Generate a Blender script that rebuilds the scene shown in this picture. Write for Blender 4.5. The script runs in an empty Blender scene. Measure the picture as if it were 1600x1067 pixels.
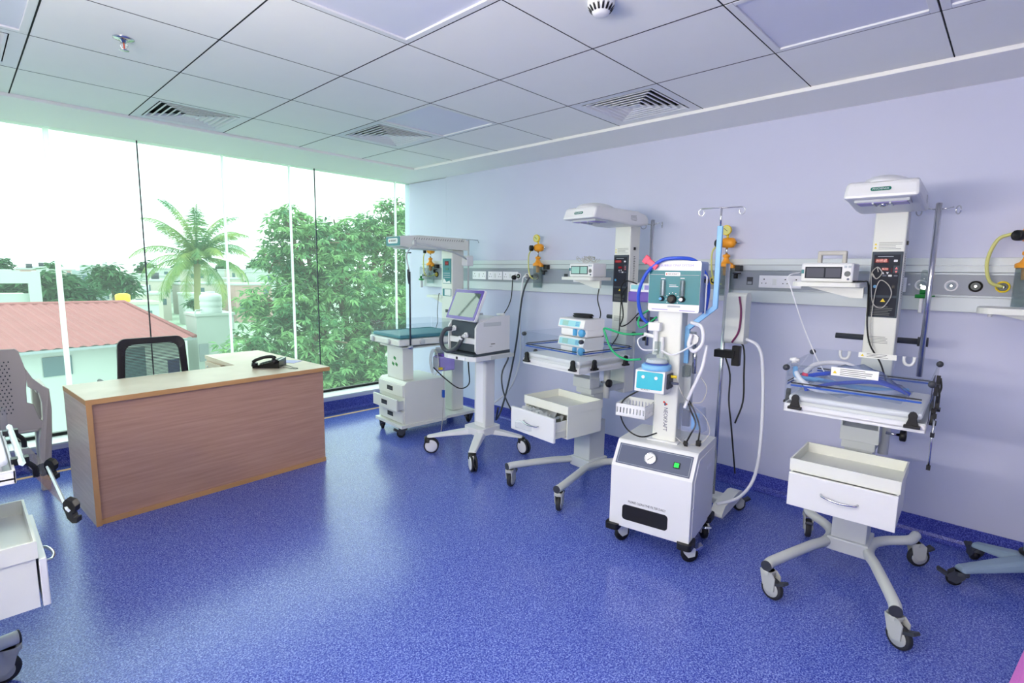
import bpy, math, random
from mathutils import Vector, Matrix
random.seed(7)
PI = math.pi
scene = bpy.context.scene
col = scene.collection

# ------------------------------------------------------------------ camera
YAW, PITCH, ROLL, FPX = .8117, -.1305, .0155, 826.23
fw = Vector((math.sin(YAW)*math.cos(PITCH), math.cos(YAW)*math.cos(PITCH), math.sin(PITCH)))
r0 = Vector((math.cos(YAW), -math.sin(YAW), 0)); u0 = r0.cross(fw)
rr = r0*math.cos(ROLL) + u0*math.sin(ROLL); uu = -r0*math.sin(ROLL) + u0*math.cos(ROLL)
cd = bpy.data.cameras.new('camera'); cam = bpy.data.objects.new('camera', cd); col.objects.link(cam)
cd.sensor_width = 36; cd.lens = FPX/1600*36; cd.clip_start = .02; cd.clip_end = 2000
cam.matrix_world = Matrix(((rr.x, uu.x, -fw.x, .272), (rr.y, uu.y, -fw.y, -.323), (rr.z, uu.z, -fw.z, 1.4905), (0, 0, 0, 1)))
scene.camera = cam

# ------------------------------------------------------------------ sky and exposure
world = bpy.data.worlds.new('overcast_sky'); scene.world = world; world.use_nodes = True
wn = world.node_tree; bg = wn.nodes['Background']
tc = wn.nodes.new('ShaderNodeTexCoord'); nz = wn.nodes.new('ShaderNodeTexNoise'); rp = wn.nodes.new('ShaderNodeValToRGB')
nz.inputs['Scale'].default_value = 2.2; nz.inputs['Detail'].default_value = 4
rp.color_ramp.elements[0].color = (.82, .90, .96, 1); rp.color_ramp.elements[0].position = .35
rp.color_ramp.elements[1].color = (1, 1, 1, 1); rp.color_ramp.elements[1].position = .65
wn.links.new(tc.outputs['Generated'], nz.inputs['Vector']); wn.links.new(nz.outputs['Fac'], rp.inputs['Fac']); wn.links.new(rp.outputs['Color'], bg.inputs['Color'])
bg.inputs['Strength'].default_value = 1.3
vs = scene.view_settings
vs.view_transform = 'Standard'; vs.look = 'None'; vs.gamma = 1; vs.use_curve_mapping = False; vs.exposure = 1.5
PANEL_FILL, WALL_FILL = 3.6, 39.0      # radiance of the added, unseen fill panels in the ceiling and on the left wall
cy = scene.cycles
cy.use_denoising = True; cy.max_bounces = 10; cy.transparent_max_bounces = 24; cy.diffuse_bounces = 5; cy.sample_clamp_indirect = 6; cy.caustics_reflective = False; cy.caustics_refractive = False

# ------------------------------------------------------------------ helpers
def lin(c):
    return tuple(((v/255)/12.92 if v/255 <= .04045 else ((v/255+.055)/1.055)**2.4) for v in c[:3]) + (1,)
M = {}
def mat(name, rgb, rough=.5, metal=0, spec=.5, alpha=1, emit=None, estr=0, noise=0, nscale=40, bump=0, coat=0, trans=0, ior=1.45):
    m = bpy.data.materials.new(name); m.use_nodes = True; n = m.node_tree; b = n.nodes['Principled BSDF']
    b.inputs['Base Color'].default_value = lin(rgb); b.inputs['Roughness'].default_value = rough; b.inputs['Metallic'].default_value = metal
    b.inputs['Specular IOR Level'].default_value = spec; b.inputs['Alpha'].default_value = alpha; b.inputs['Coat Weight'].default_value = coat
    b.inputs['Transmission Weight'].default_value = trans; b.inputs['IOR'].default_value = ior
    if emit: b.inputs['Emission Color'].default_value = lin(emit); b.inputs['Emission Strength'].default_value = estr
    if noise or bump:
        t = n.nodes.new('ShaderNodeTexNoise'); t.inputs['Scale'].default_value = nscale; t.inputs['Detail'].default_value = 4
        c = n.nodes.new('ShaderNodeTexCoord'); n.links.new(c.outputs['Object'], t.inputs['Vector'])
        if noise:
            mx = n.nodes.new('ShaderNodeMix'); mx.data_type = 'RGBA'
            mx.inputs['A'].default_value = tuple(v*(1-noise) for v in lin(rgb)[:3]) + (1,); mx.inputs['B'].default_value = tuple(min(1, v*(1+noise)) for v in lin(rgb)[:3]) + (1,)
            n.links.new(t.outputs['Fac'], mx.inputs['Factor']); n.links.new(mx.outputs['Result'], b.inputs['Base Color'])
        if bump:
            bp = n.nodes.new('ShaderNodeBump'); bp.inputs['Strength'].default_value = bump; bp.inputs['Distance'].default_value = .004
            n.links.new(t.outputs['Fac'], bp.inputs['Height']); n.links.new(bp.outputs['Normal'], b.inputs['Normal'])
    M[name] = m
    return m
def clear(name, tint, rough=.02, body=0, ior=1.3, film=False):
    """clear sheet: transparent body with a fresnel reflection and a little milkiness"""
    m = bpy.data.materials.new(name); m.use_nodes = True; n = m.node_tree; n.nodes.clear()
    o = n.nodes.new('ShaderNodeOutputMaterial'); t = n.nodes.new('ShaderNodeBsdfTransparent'); g = n.nodes.new('ShaderNodeBsdfGlossy')
    f = n.nodes.new('ShaderNodeFresnel'); x = n.nodes.new('ShaderNodeMixShader'); d = n.nodes.new('ShaderNodeBsdfTranslucent' if film else 'ShaderNodeBsdfDiffuse'); y = n.nodes.new('ShaderNodeMixShader')
    t.inputs['Color'].default_value = lin(tint); g.inputs['Roughness'].default_value = rough; f.inputs['IOR'].default_value = ior; d.inputs['Color'].default_value = lin(tint)
    y.inputs['Fac'].default_value = body
    ge = n.nodes.new('ShaderNodeNewGeometry'); iv = n.nodes.new('ShaderNodeMath'); iv.operation = 'SUBTRACT'; iv.inputs[0].default_value = 1; mu = n.nodes.new('ShaderNodeMath'); mu.operation = 'MULTIPLY'
    n.links.new(ge.outputs['Backfacing'], iv.inputs[1]); n.links.new(f.outputs[0], mu.inputs[0]); n.links.new(iv.outputs[0], mu.inputs[1])
    n.links.new(t.outputs[0], y.inputs[1]); n.links.new(d.outputs[0], y.inputs[2]); n.links.new(mu.outputs[0], x.inputs['Fac'])
    n.links.new(y.outputs[0], x.inputs[1]); n.links.new(g.outputs[0], x.inputs[2]); n.links.new(x.outputs[0], o.inputs['Surface'])
    M[name] = m
    return m

class MB:
    def __init__(s): s.v, s.f, s.s = [], [], []
    def add(s, vs, fs, smooth=False):
        k = len(s.v); s.v += [tuple(v) for v in vs]
        for f in fs: s.f.append([i+k for i in f]); s.s.append(smooth)
        return s
    def box(s, x0, x1, y0, y1, z0, z1):
        if x0 > x1: x0, x1 = x1, x0
        if y0 > y1: y0, y1 = y1, y0
        if z0 > z1: z0, z1 = z1, z0
        v = [(x, y, z) for x in (x0, x1) for y in (y0, y1) for z in (z0, z1)]
        return s.add(v, [(0,1,3,2), (4,6,7,5), (0,4,5,1), (2,3,7,6), (0,2,6,4), (1,5,7,3)])
    def obox(s, c, ax, ay, az):
        c, ax, ay, az = map(Vector, (c, ax, ay, az))
        v = [c+ax*i+ay*j+az*k for i in (-1, 1) for j in (-1, 1) for k in (-1, 1)]
        f = [(0,1,3,2), (4,6,7,5), (0,4,5,1), (2,3,7,6), (0,2,6,4), (1,5,7,3)]
        if ax.cross(ay).dot(az) < 0: f = [t[::-1] for t in f]
        return s.add(v, f)
    def ring(s, rings, caps=True, smooth=True, closed=False):
        n = len(rings[0]); k = len(s.v)
        for r in rings: s.v += [tuple(p) for p in r]
        m = len(rings)
        for i in range(m if closed else m-1):
            for j in range(n):
                a = k+i*n+j; b = k+i*n+(j+1) % n; i2 = (i+1) % m; c = k+i2*n+(j+1) % n; d = k+i2*n+j
                s.f.append([a, b, c, d]); s.s.append(smooth)
        if caps and not closed:
            s.f.append([k+j for j in range(n)][::-1]); s.s.append(False)
            s.f.append([k+(m-1)*n+j for j in range(n)]); s.s.append(False)
        return s
    def cyl(s, p, q, r, r2=None, n=16, caps=True):
        p, q = Vector(p), Vector(q); d = (q-p).normalized(); a = d.orthogonal().normalized(); b = d.cross(a); r2 = r if r2 is None else r2
        return s.ring([[c+(a*math.cos(2*PI*j/n)+b*math.sin(2*PI*j/n))*R for j in range(n)] for c, R in ((p, r), (q, r2))], caps)
    def lathe(s, c, axis, prof, n=24, caps=True):
        c, d = Vector(c), Vector(axis).normalized(); a = d.orthogonal().normalized(); b = d.cross(a)
        return s.ring([[c+d*h+(a*math.cos(2*PI*j/n)+b*math.sin(2*PI*j/n))*max(R, 1e-5) for j in range(n)] for R, h in prof], caps)
    def tube(s, pts, r, n=8, sub=5, closed=False):
        P = [Vector(p) for p in pts]
        if sub > 1 and len(P) > 2:
            Q = []; m = len(P)
            for i in range(m if closed else m-1):
                if closed: a, b, c, d = P[i-1], P[i], P[(i+1) % m], P[(i+2) % m]
                else: b, c = P[i], P[i+1]; a = P[i-1] if i else b*2-c; d = P[i+2] if i+2 < m else c*2-b
                for k in range(sub):
                    t = k/sub
                    Q.append(.5*((2*b)+(c-a)*t+(2*a-5*b+4*c-d)*t*t+(3*b-a-3*c+d)*t**3))
            if not closed: Q.append(P[-1])
            P = Q
        rings = []; a = None; m = len(P)
        for i, p in enumerate(P):
            if closed: d = P[(i+1) % m]-P[i-1]
            else: d = P[min(i+1, m-1)]-P[max(i-1, 0)]
            d = d.normalized() if d.length > 1e-9 else Vector((0, 0, 1))
            a = d.orthogonal().normalized() if a is None else (a-d*a.dot(d))
            a = a.normalized() if a.length > 1e-6 else d.orthogonal().normalized()
            b = d.cross(a); R = r[min(i, len(r)-1)] if isinstance(r, (list, tuple)) else r
            rings.append([p+(a*math.cos(2*PI*j/n)+b*math.sin(2*PI*j/n))*R for j in range(n)])
        return s.ring(rings, True, True, closed)
    def prism(s, poly, a, b, axis='y', smooth=False):
        def P(u, v, t): return {'x': (t, u, v), 'y': (u, t, v), 'z': (u, v, t)}[axis]
        n = len(poly)
        area = sum(poly[i][0]*poly[(i+1) % n][1]-poly[(i+1) % n][0]*poly[i][1] for i in range(n))
        fl = (area > 0) == (axis != 'y')
        v = [P(u, w, a) for u, w in poly]+[P(u, w, b) for u, w in poly]
        f = [[i, (i+1) % n, n+(i+1) % n, n+i] for i in range(n)]
        if not fl: f = [q[::-1] for q in f]
        if b < a: f = [q[::-1] for q in f]
        s.add(v, f, smooth)
        e = [list(range(n))[::-1], list(range(n, 2*n))]
        if not fl: e = [q[::-1] for q in e]
        if b < a: e = [q[::-1] for q in e]
        return s.add(v, e)
    def ell(s, c, rx, ry, rz, n=20, m=10, lo=-1.0, hi=1.0):
        R = []
        t0, t1 = math.asin(lo), math.asin(hi)
        for i in range(m+1):
            t = t0+(t1-t0)*i/m
            R.append([(c[0]+rx*max(math.cos(t), 1e-4)*math.cos(2*PI*j/n), c[1]+ry*max(math.cos(t), 1e-4)*math.sin(2*PI*j/n), c[2]+rz*math.sin(t)) for j in range(n)])
        return s.ring(R)
    def torus(s, c, axis, R, r, n=24, k=8):
        c, d = Vector(c), Vector(axis).normalized(); a = d.orthogonal().normalized(); b = d.cross(a)
        return s.tube([c+(a*math.cos(2*PI*j/n)+b*math.sin(2*PI*j/n))*R for j in range(n)], r, k, 1, True)
    def xf(s, m):
        s.v = [tuple(m @ Vector(v)) for v in s.v]; return s
    def ob(s, name, mt, parent=None, bev=0, kind=None):
        me = bpy.data.meshes.new(name); me.from_pydata(s.v, [], s.f); me.polygons.foreach_set('use_smooth', s.s); me.update()
        o = bpy.data.objects.new(name, me); col.objects.link(o)
        if mt: me.materials.append(M[mt] if isinstance(mt, str) else mt)
        if parent: o.parent = parent
        if bev:
            b = o.modifiers.new('bevel', 'BEVEL'); b.width = bev; b.segments = 2; b.limit_method = 'ANGLE'; b.angle_limit = .7
        if kind: o['kind'] = kind
        return o
def rrect(w, h, r, cx=0, cy_=0, n=5):
    p = []
    for sx, sy, a0 in ((1, 1, 0), (-1, 1, PI/2), (-1, -1, PI), (1, -1, 1.5*PI)):
        for i in range(n+1):
            a = a0+PI/2*i/n; p.append((cx+sx*(w/2-r)+r*math.cos(a), cy_+sy*(h/2-r)+r*math.sin(a)))
    return p
def tag(o, label, cat, group=None):
    o['label'] = label; o['category'] = cat
    if group: o['group'] = group
    return o
def thing(name, label, cat, loc=(0, 0, 0), rz=0, group=None):
    o = bpy.data.objects.new(name, None); col.objects.link(o); o.location = loc; o.rotation_euler = (0, 0, rz); o.empty_display_size = .1
    return tag(o, label, cat, group)
def struct(o):
    o['kind'] = 'structure'; return o
def shared(o, name, parent, loc=(0, 0, 0), rot=(0, 0, 0)):
    c = bpy.data.objects.new(name, o.data); col.objects.link(c); c.parent = parent; c.location = loc; c.rotation_euler = rot
    for m in o.modifiers:
        if m.type == 'BEVEL':
            b = c.modifiers.new('bevel', 'BEVEL'); b.width = m.width; b.segments = m.segments; b.limit_method = 'ANGLE'; b.angle_limit = m.angle_limit
    return c
FX = (Vector((0, -1, 0)), Vector((0, 0, 1)))      # reading axes of print on a face that looks to -X
FY = (Vector((1, 0, 0)), Vector((0, 0, 1)))       # ... and on a face that looks to -Y
def text(body, size, mt, parent, c, ax=FX, name='lettering', width=None):
    cu = bpy.data.curves.new('t', 'FONT'); cu.body = body; cu.size = size; cu.align_x = 'CENTER'; cu.align_y = 'CENTER'; cu.extrude = .0003; cu.resolution_u = 2
    to = bpy.data.objects.new('t', cu); me = bpy.data.meshes.new_from_object(to)
    bpy.data.objects.remove(to); bpy.data.curves.remove(cu)
    x, y = ax; z = x.cross(y); sx = 1
    if width and len(me.vertices):
        w = max(v.co.x for v in me.vertices)-min(v.co.x for v in me.vertices); sx = width/max(w, 1e-6)
    m = Matrix(((x.x*sx, y.x, z.x, c[0]), (x.y*sx, y.y, z.y, c[1]), (x.z*sx, y.z, z.z, c[2]), (0, 0, 0, 1)))
    me.transform(m); me.materials.clear(); me.materials.append(M[mt])
    o = bpy.data.objects.new(name, me); col.objects.link(o)
    if parent: o.parent = parent
    return o
def plate(mb, c, ax, w, h, t, r=None):
    """thin (rounded) plate on a face: centre c, reading axes ax, proud by t"""
    x, y = ax; z = x.cross(y); c = Vector(c); p = rrect(w, h, r if r else 1e-4, n=4 if r else 1)
    n = len(p); a = [c+x*u+y*v for u, v in p]; b = [q+z*t for q in a]
    mb.add(a+b, [[i, (i+1) % n, n+(i+1) % n, n+i] for i in range(n)]+[list(range(n, 2*n)), list(range(n))[::-1]])
    return mb
def lines(mb, c, ax, w, rows, pitch, th, t=.0004, ragged=True, seed=1):
    """rows of print too small to read"""
    rg = random.Random(seed); x, y = ax; c = Vector(c)
    for i in range(rows):
        ww = w*(rg.uniform(.7, 1) if ragged else 1)
        plate(mb, c+y*(pitch*((rows-1)/2-i))-x*((w-ww)/2), ax, ww, th, t)
    return mb

# ------------------------------------------------------------------ materials
mat('wall_paint', (203, 206, 229), .6, noise=.03, nscale=3)
mat('soffit_paint', (240, 240, 238), .5)
mat('tile_white', (240, 241, 238), .55, noise=.02, nscale=5)
mat('shadow_gap', (14, 16, 20), .9)
mat('diffuser', (214, 217, 232), .35, noise=.02, nscale=3)
mat('white_metal', (224, 226, 228), .35)
mat('cream_metal', (222, 225, 219), .4)
mat('gray_metal', (196, 202, 204), .4)
mat('vent_white', (226, 228, 232), .45)
mat('tube_gray', (203, 208, 204), .38)
mat('fork_gray', (176, 180, 178), .45)
mat('dark_plastic', (52, 56, 66), .5)
mat('black', (18, 18, 21), .45)
mat('black_gloss', (12, 13, 16), .12)
mat('rubber', (38, 40, 46), .7)
mat('chrome', (210, 212, 215), .18, 1)
mat('alu', (204, 212, 216), .5, .1)
mat('alu_line', (150, 158, 166), .4, .3)
mat('rail_gray', (150, 157, 170), .45)
mat('socket_white', (240, 240, 246), .35)
mat('lam_front', (178, 140, 122), .5)
mat('panel_dark', (66, 76, 86), .55, spec=.3)
mat('panel_face', (44, 48, 58), .6, spec=.2)
mat('red_led', (120, 16, 34), .2, emit=(220, 20, 50), estr=.15)
mat('red_dim', (96, 14, 28), .5, spec=.2)
mat('button_pink', (226, 110, 120), .4)
mat('button_white', (225, 228, 232), .4)
mat('warn_yellow', (232, 205, 40), .5)
mat('print_gray', (120, 124, 122), .6)
mat('print_dark', (50, 54, 58), .6)
mat('print_lite', (170, 180, 190), .5)
mat('green_badge', (16, 110, 92), .35)
mat('teal', (18, 118, 128), .4)
mat('teal_lite', (40, 178, 198), .4)
mat('teal_mat', (70, 140, 150), .45)
mat('navy', (32, 42, 92), .5)
mat('logo_red', (220, 70, 50), .5)
mat('purple', (112, 84, 180), .35)
mat('lilac', (150, 140, 205), .4)
mat('steel_blue', (150, 166, 204), .4)
mat('slate', (84, 92, 116), .4)
mat('switch_green', (20, 150, 60), .3, emit=(20, 200, 70), estr=.4)
mat('sky_blue', (128, 186, 232), .4)
mat('hose_blue', (52, 88, 205), .35)
mat('hose_green', (30, 165, 105), .4)
mat('hose_white', (232, 234, 240), .4)
mat('hose_gray', (70, 76, 84), .5)
mat('hose_yellow', (214, 214, 130), .4)
mat('cable_black', (16, 17, 20), .5)
mat('cable_gray', (190, 188, 182), .5)
mat('maroon', (120, 40, 90), .4)
mat('orange', (240, 160, 40), .4)
mat('yellow', (232, 206, 50), .4)
mat('green_knob', (16, 130, 50), .4)
mat('sheet_white', (240, 240, 240), .7, bump=.3, nscale=18)
mat('stripe_blue', (30, 80, 170), .4)
mat('acryl_edge', (214, 228, 232), .2)
mat('sticker', (238, 240, 236), .5)
mat('pump_white', (236, 236, 236), .4)
mat('pump_teal', (150, 212, 220), .4)
mat('lcd_green', (150, 196, 186), .25)
mat('lcd_dark', (84, 86, 98), .5, spec=.3)
mat('dial_blue', (80, 160, 210), .35)
mat('pink_clip', (238, 80, 110), .4)
mat('plastic_beige', (182, 174, 168), .5, bump=.1, nscale=60)
mat('chair_black', (40, 38, 46), .55)
mat('stand_gray', (134, 156, 176), .45)
mat('screen_dark', (30, 34, 44), .03, spec=1, coat=1)
mat('bezel_wall_reflection', (96, 74, 160), .1)  # black bezel; the purple paints in the lavender wall's reflection
mat('pink_cloth', (206, 112, 190), .85, bump=.4, nscale=150)
mat('bag_white', (226, 232, 238), .3, alpha=.55)
mat('cord_floor', (240, 196, 146), .5)
clear('window_glass', (239, 253, 246), ior=1.2, body=.035, film=True)      # tinted pane, a little dusty; milky film also stands in for flare and haze
clear('acrylic', (246, 248, 250), ior=1.22, body=.012)
clear('jar_clear', (232, 238, 238), ior=1.3, body=.08)
clear('bag_clear', (228, 234, 246), ior=1.3, rough=.15, body=.1)
fm = mat('frosted', (250, 250, 250), .5); tr_ = fm.node_tree.nodes.new('ShaderNodeBsdfTranslucent'); tr_.inputs['Color'].default_value = (.95, .95, .95, 1)
fm.node_tree.links.new(tr_.outputs[0], fm.node_tree.nodes['Material Output'].inputs['Surface'])
# outside
mat('roof_pink', (150, 94, 97), .75, spec=.2, noise=.12, nscale=2)
mat('wall_white', (172, 182, 177), .7, noise=.04, nscale=1)
mat('wall_cream', (176, 172, 162), .7)
mat('wall_far_gray', (140, 150, 155), .7)
mat('wall_far_pink', (170, 140, 136), .7)
mat('win_dark', (70, 96, 104), .3)
mat('tank_white', (176, 184, 182), .5)
mat('yellow_tank', (240, 200, 40), .5)
mat('ground', (150, 170, 150), .9, noise=.25, nscale=.05)
mat('bark', (104, 92, 76), .9, bump=.5, nscale=8)
mat('palm_stem', (140, 140, 100), .8)

def foliage_mat(name, a, b, scale):
    m = mat(name, a, .6, spec=.15); n = m.node_tree; p = n.nodes['Principled BSDF']
    c = n.nodes.new('ShaderNodeTexCoord'); t = n.nodes.new('ShaderNodeTexNoise'); t.inputs['Scale'].default_value = scale; t.inputs['Detail'].default_value = 5
    r = n.nodes.new('ShaderNodeValToRGB'); r.color_ramp.elements[0].color = lin(a); r.color_ramp.elements[1].color = lin(b); r.color_ramp.elements[0].position = .36; r.color_ramp.elements[1].position = .64
    n.links.new(c.outputs['Object'], t.inputs['Vector']); n.links.new(t.outputs['Fac'], r.inputs['Fac']); n.links.new(r.outputs['Color'], p.inputs['Base Color'])
    tr = n.nodes.new('ShaderNodeBsdfTranslucent'); mx = n.nodes.new('ShaderNodeMixShader'); mx.inputs['Fac'].default_value = .35
    n.links.new(r.outputs['Color'], tr.inputs['Color']); n.links.new(p.outputs[0], mx.inputs[1]); n.links.new(tr.outputs[0], mx.inputs[2]); n.links.new(mx.outputs[0], n.nodes['Material Output'].inputs['Surface'])
foliage_mat('leaf_mango', (64, 118, 82), (142, 184, 122), 2.0)
foliage_mat('leaf_dark', (48, 92, 64), (84, 126, 84), .5)
foliage_mat('leaf_palm', (78, 128, 86), (150, 168, 100), .6)

def speckle_mat(name, base, lo, hi, rough):
    m = mat(name, base, rough); n = m.node_tree; b = n.nodes['Principled BSDF']
    c = n.nodes.new('ShaderNodeTexCoord'); v = n.nodes.new('ShaderNodeTexNoise'); v.inputs['Scale'].default_value = 150; v.inputs['Detail'].default_value = 3; v.inputs['Roughness'].default_value = .7
    v2 = n.nodes.new('ShaderNodeTexVoronoi'); v2.inputs['Scale'].default_value = 260
    r = n.nodes.new('ShaderNodeValToRGB'); e = r.color_ramp.elements
    e[0].position = .36; e[0].color = lin(lo); e[1].position = .66; e[1].color = lin(hi); k = e.new(.5); k.color = lin(base)
    mx = n.nodes.new('ShaderNodeMath'); mx.operation = 'MULTIPLY_ADD'; mx.inputs[1].default_value = .22; 
    sp = n.nodes.new('ShaderNodeSeparateColor')
    n.links.new(c.outputs['Object'], v.inputs['Vector']); n.links.new(c.outputs['Object'], v2.inputs['Vector'])
    n.links.new(v2.outputs['Color'], sp.inputs['Color']); n.links.new(sp.outputs[0], mx.inputs[0]); 
    sb = n.nodes.new('ShaderNodeMath'); sb.operation = 'SUBTRACT'; sb.inputs[1].default_value = .11
    n.links.new(v.outputs['Fac'], sb.inputs[0]); n.links.new(sb.outputs[0], mx.inputs[2])
    n.links.new(mx.outputs[0], r.inputs['Fac']); n.links.new(r.outputs['Color'], b.inputs['Base Color'])
speckle_mat('vinyl_floor', (74, 92, 182), (44, 56, 146), (140, 158, 222), .22)
speckle_mat('vinyl_skirt', (60, 70, 172), (34, 40, 128), (112, 124, 206), .4)

def wood_mat(name, a, b, horiz=True):
    m = mat(name, a, .42); n = m.node_tree; p = n.nodes['Principled BSDF']
    c = n.nodes.new('ShaderNodeTexCoord'); mp = n.nodes.new('ShaderNodeMapping'); mp.inputs['Scale'].default_value = (1.2, 1.2, 26) if horiz else (26, 26, 1.2)
    t = n.nodes.new('ShaderNodeTexNoise'); t.inputs['Scale'].default_value = 2.4; t.inputs['Detail'].default_value = 7; t.inputs['Distortion'].default_value = .25
    r = n.nodes.new('ShaderNodeValToRGB'); r.color_ramp.elements[0].position = .3; r.color_ramp.elements[1].position = .7
    r.color_ramp.elements[0].color = lin(a); r.color_ramp.elements[1].color = lin(b)
    n.links.new(c.outputs['Object'], mp.inputs['Vector']); n.links.new(mp.outputs[0], t.inputs['Vector']); n.links.new(t.outputs['Fac'], r.inputs['Fac']); n.links.new(r.outputs['Color'], p.inputs['Base Color'])
wood_mat('wood_panel', (172, 134, 116), (190, 152, 132))
wood_mat('wood_top', (196, 176, 156), (216, 198, 180))
mat('wood_edge', (196, 150, 100), .5)

# ------------------------------------------------------------------ room shell
XL, XR, YB, YG, ZC, ZS = -.75, 4.052, -3.2, 4.737, 2.519, 2.499
EA, EB, SX, SY = 3.59, 4.229, .6, .606
floor = struct(MB().box(XL-.1, XR+.1, YB-.1, YG+.02, -.12, 0).ob('floor', 'vinyl_floor'))
struct(MB().box(XL, 4.0, 4.585, 4.625, 0, .0015).ob('trim_1', 'cord_floor'))
wr = struct(MB().box(XR, XR+.12, YB, 4.283, -.1, ZS).ob('wall_right', 'wall_paint'))
MB().box(XR+.004, XR+.12, 4.289, YG+.32, -.1, ZS-.006).ob('panel', 'wall_paint', wr)
struct(MB().box(XL-.12, XL, YB, YG+.32, -.1, 2.6).ob('wall_left', 'wall_paint'))
struct(MB().box(XL-.12, XR+.12, YB-.12, YB, -.1, 2.6).ob('wall_back', 'wall_paint'))
ww = struct(MB().box(XL-.1, XR+.12, YG+.001, YG+.3, -7.2, .165).ob('wall_window', 'wall_paint'))
MB().box(XL-.1, XR+.12, YG, YG+.36, ZS+.06, 3.6).ob('header', 'soffit_paint', ww)
MB().box(XL, XR, YG-.012, YG+.3, .165, .18).ob('sill', 'white_metal', ww)
def skirt(name, fn):
    pr = [(.006, .118), (.006, .035), (.012, .018), (.024, .007), (.042, .0012), (0, .0012), (0, .118)]
    m = MB(); fn(m, pr); return struct(m.ob(name, 'vinyl_skirt'))
skirt('baseboard_right', lambda m, p: m.prism([(XR-u, v) for u, v in p], YB, YG, 'y'))
skirt('baseboard_window', lambda m, p: m.prism([(YG-u, v+(.012 if v > .1 else 0)) for u, v in p], XL, XR, 'x'))
skirt('baseboard_left', lambda m, p: m.prism([(XL+u, v) for u, v in p], YB, YG, 'y'))
# window: butt-jointed panes, black bottom gasket, slim white fins outside
win = bpy.data.objects.new('window_1', None); col.objects.link(win); win.location = (1.5, YG, .2); struct(win)
W = lambda m, n, mt, bev=0: m.ob(n, mt, win, bev)
off = Matrix.Translation((-1.5, -YG, -.2))
js = [XL, -.1, 1.39, 2.89, XR]
for a, b in zip(js, js[1:]):
    MB().box(a+.004, b-.004, YG+.22, YG+.232, .18, ZS+.05).xf(off).ob('glass_pane', 'window_glass', win)
for j in js[1:-1]: MB().box(j-.004, j+.004, YG+.219, YG+.233, .18, ZS+.02).xf(off).ob('joint', 'dark_plastic', win)
MB().box(XL, XR, YG+.205, YG+.245, .178, .205).xf(off).ob('gasket', 'black', win)
for x, w in ((.835, .017), (2.04, .009), (2.65, .009), (3.885, .009)):
    MB().box(x-w, x+w, YG+.26, YG+.28, -.3, 2.9).xf(off).ob('fin', 'frosted', win)

# ceiling: gypsum border, single lay-in tiles with open joints
struct(MB().box(EA, XR+.1, YB, YG+.34, ZS, ZS+.06).ob('trim_2', 'soffit_paint', bev=.003))
struct(MB().box(XL, EA, EB, YG+.34, ZS, ZS+.06).ob('trim_3', 'soffit_paint', bev=.003))
struct(MB().box(XL, -.6, YB, EB, ZS, ZS+.06).ob('trim_4', 'soffit_paint'))
ceil = struct(MB().box(XL-.1, XR+.1, YB-.1, YG+.3, ZC+.09, ZC+.14).ob('ceiling', 'shadow_gap'))
LIGHTS_OFF = {(4, 4), (2, 2), (4, 0), (4, -1), (0, 4)}
FILL_PANELS = {(0, -1), (1, -3), (0, 1)}  # added lit panels, unseen, standing in for light from near the camera
VENTS = {(2, 6), (4, 5), (5, 2), (0, 5)}
g = .0032
tile0 = None
for i in range(-1, 6):
    for j in range(-5, 7):
        x0, x1 = i*SX, min((i+1)*SX, EA); y0, y1 = j*SY, min((j+1)*SY, EB)
        if (i, j) in LIGHTS_OFF | FILL_PANELS | VENTS: continue
        MB().box(x0+g, x1-g, y0+g, y1-g, ZC, ZC+.016).ob('ceiling_tile', 'tile_white', ceil)
for i in range(0, 6): MB().box(i*SX-g, i*SX+g, -5*SY, EB, ZC-.0006, ZC+.016).ob('grid_bar', 'shadow_gap', ceil)
for j in range(-4, 7): MB().box(-SX, EA, j*SY-g*.7, j*SY+g*.7, ZC-.0005, ZC+.016).ob('grid_bar', 'shadow_gap', ceil)
mat('fill_panel_lit', (240, 240, 240), .5, emit=(255, 246, 232), estr=PANEL_FILL)
def ceiling_light(i, j, label, lit):
    x0, x1, y0, y1 = i*SX+g, (i+1)*SX-g, j*SY+g, (j+1)*SY-g; cx, cy_ = (x0+x1)/2, (y0+y1)/2
    t = thing('ceiling_light', label, 'ceiling light', (cx, cy_, ZC), group='square ceiling light panels'); a, b = (x1-x0)/2, (y1-y0)/2
    m = MB()
    for s0, s1, d0, d1 in ((-a, a, -b, -b+.03), (-a, a, b-.03, b), (-a, -a+.03, -b+.03, b-.03), (a-.03, a, -b+.03, b-.03)): m.box(s0, s1, d0, d1, -.002, .03)
    m.ob('frame', 'white_metal', t, .002)
    MB().box(-a+.03, a-.03, -b+.03, b-.03, .006, .02).ob('diffuser', 'fill_panel_lit' if lit else 'diffuser', t)
    MB().box(-a+.02, a-.02, -b+.02, b-.02, .03, .07).ob('housing', 'gray_metal', t)
LL = {(4, 4): 'unlit ceiling light panel beside the air vent nearest the corner', (2, 2): 'large unlit ceiling light panel at the top middle edge', (4, 0): 'unlit ceiling light panel right of the smoke detector', (4, -1): 'unlit ceiling light panel cut by the top right corner', (0, 4): 'unlit ceiling light panel cut by the top left corner'}
for c in sorted(LIGHTS_OFF): ceiling_light(*c, LL[c], False)
for c in sorted(FILL_PANELS): ceiling_light(*c, 'added lit ceiling panel, unseen fill light behind the camera', True)
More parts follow.
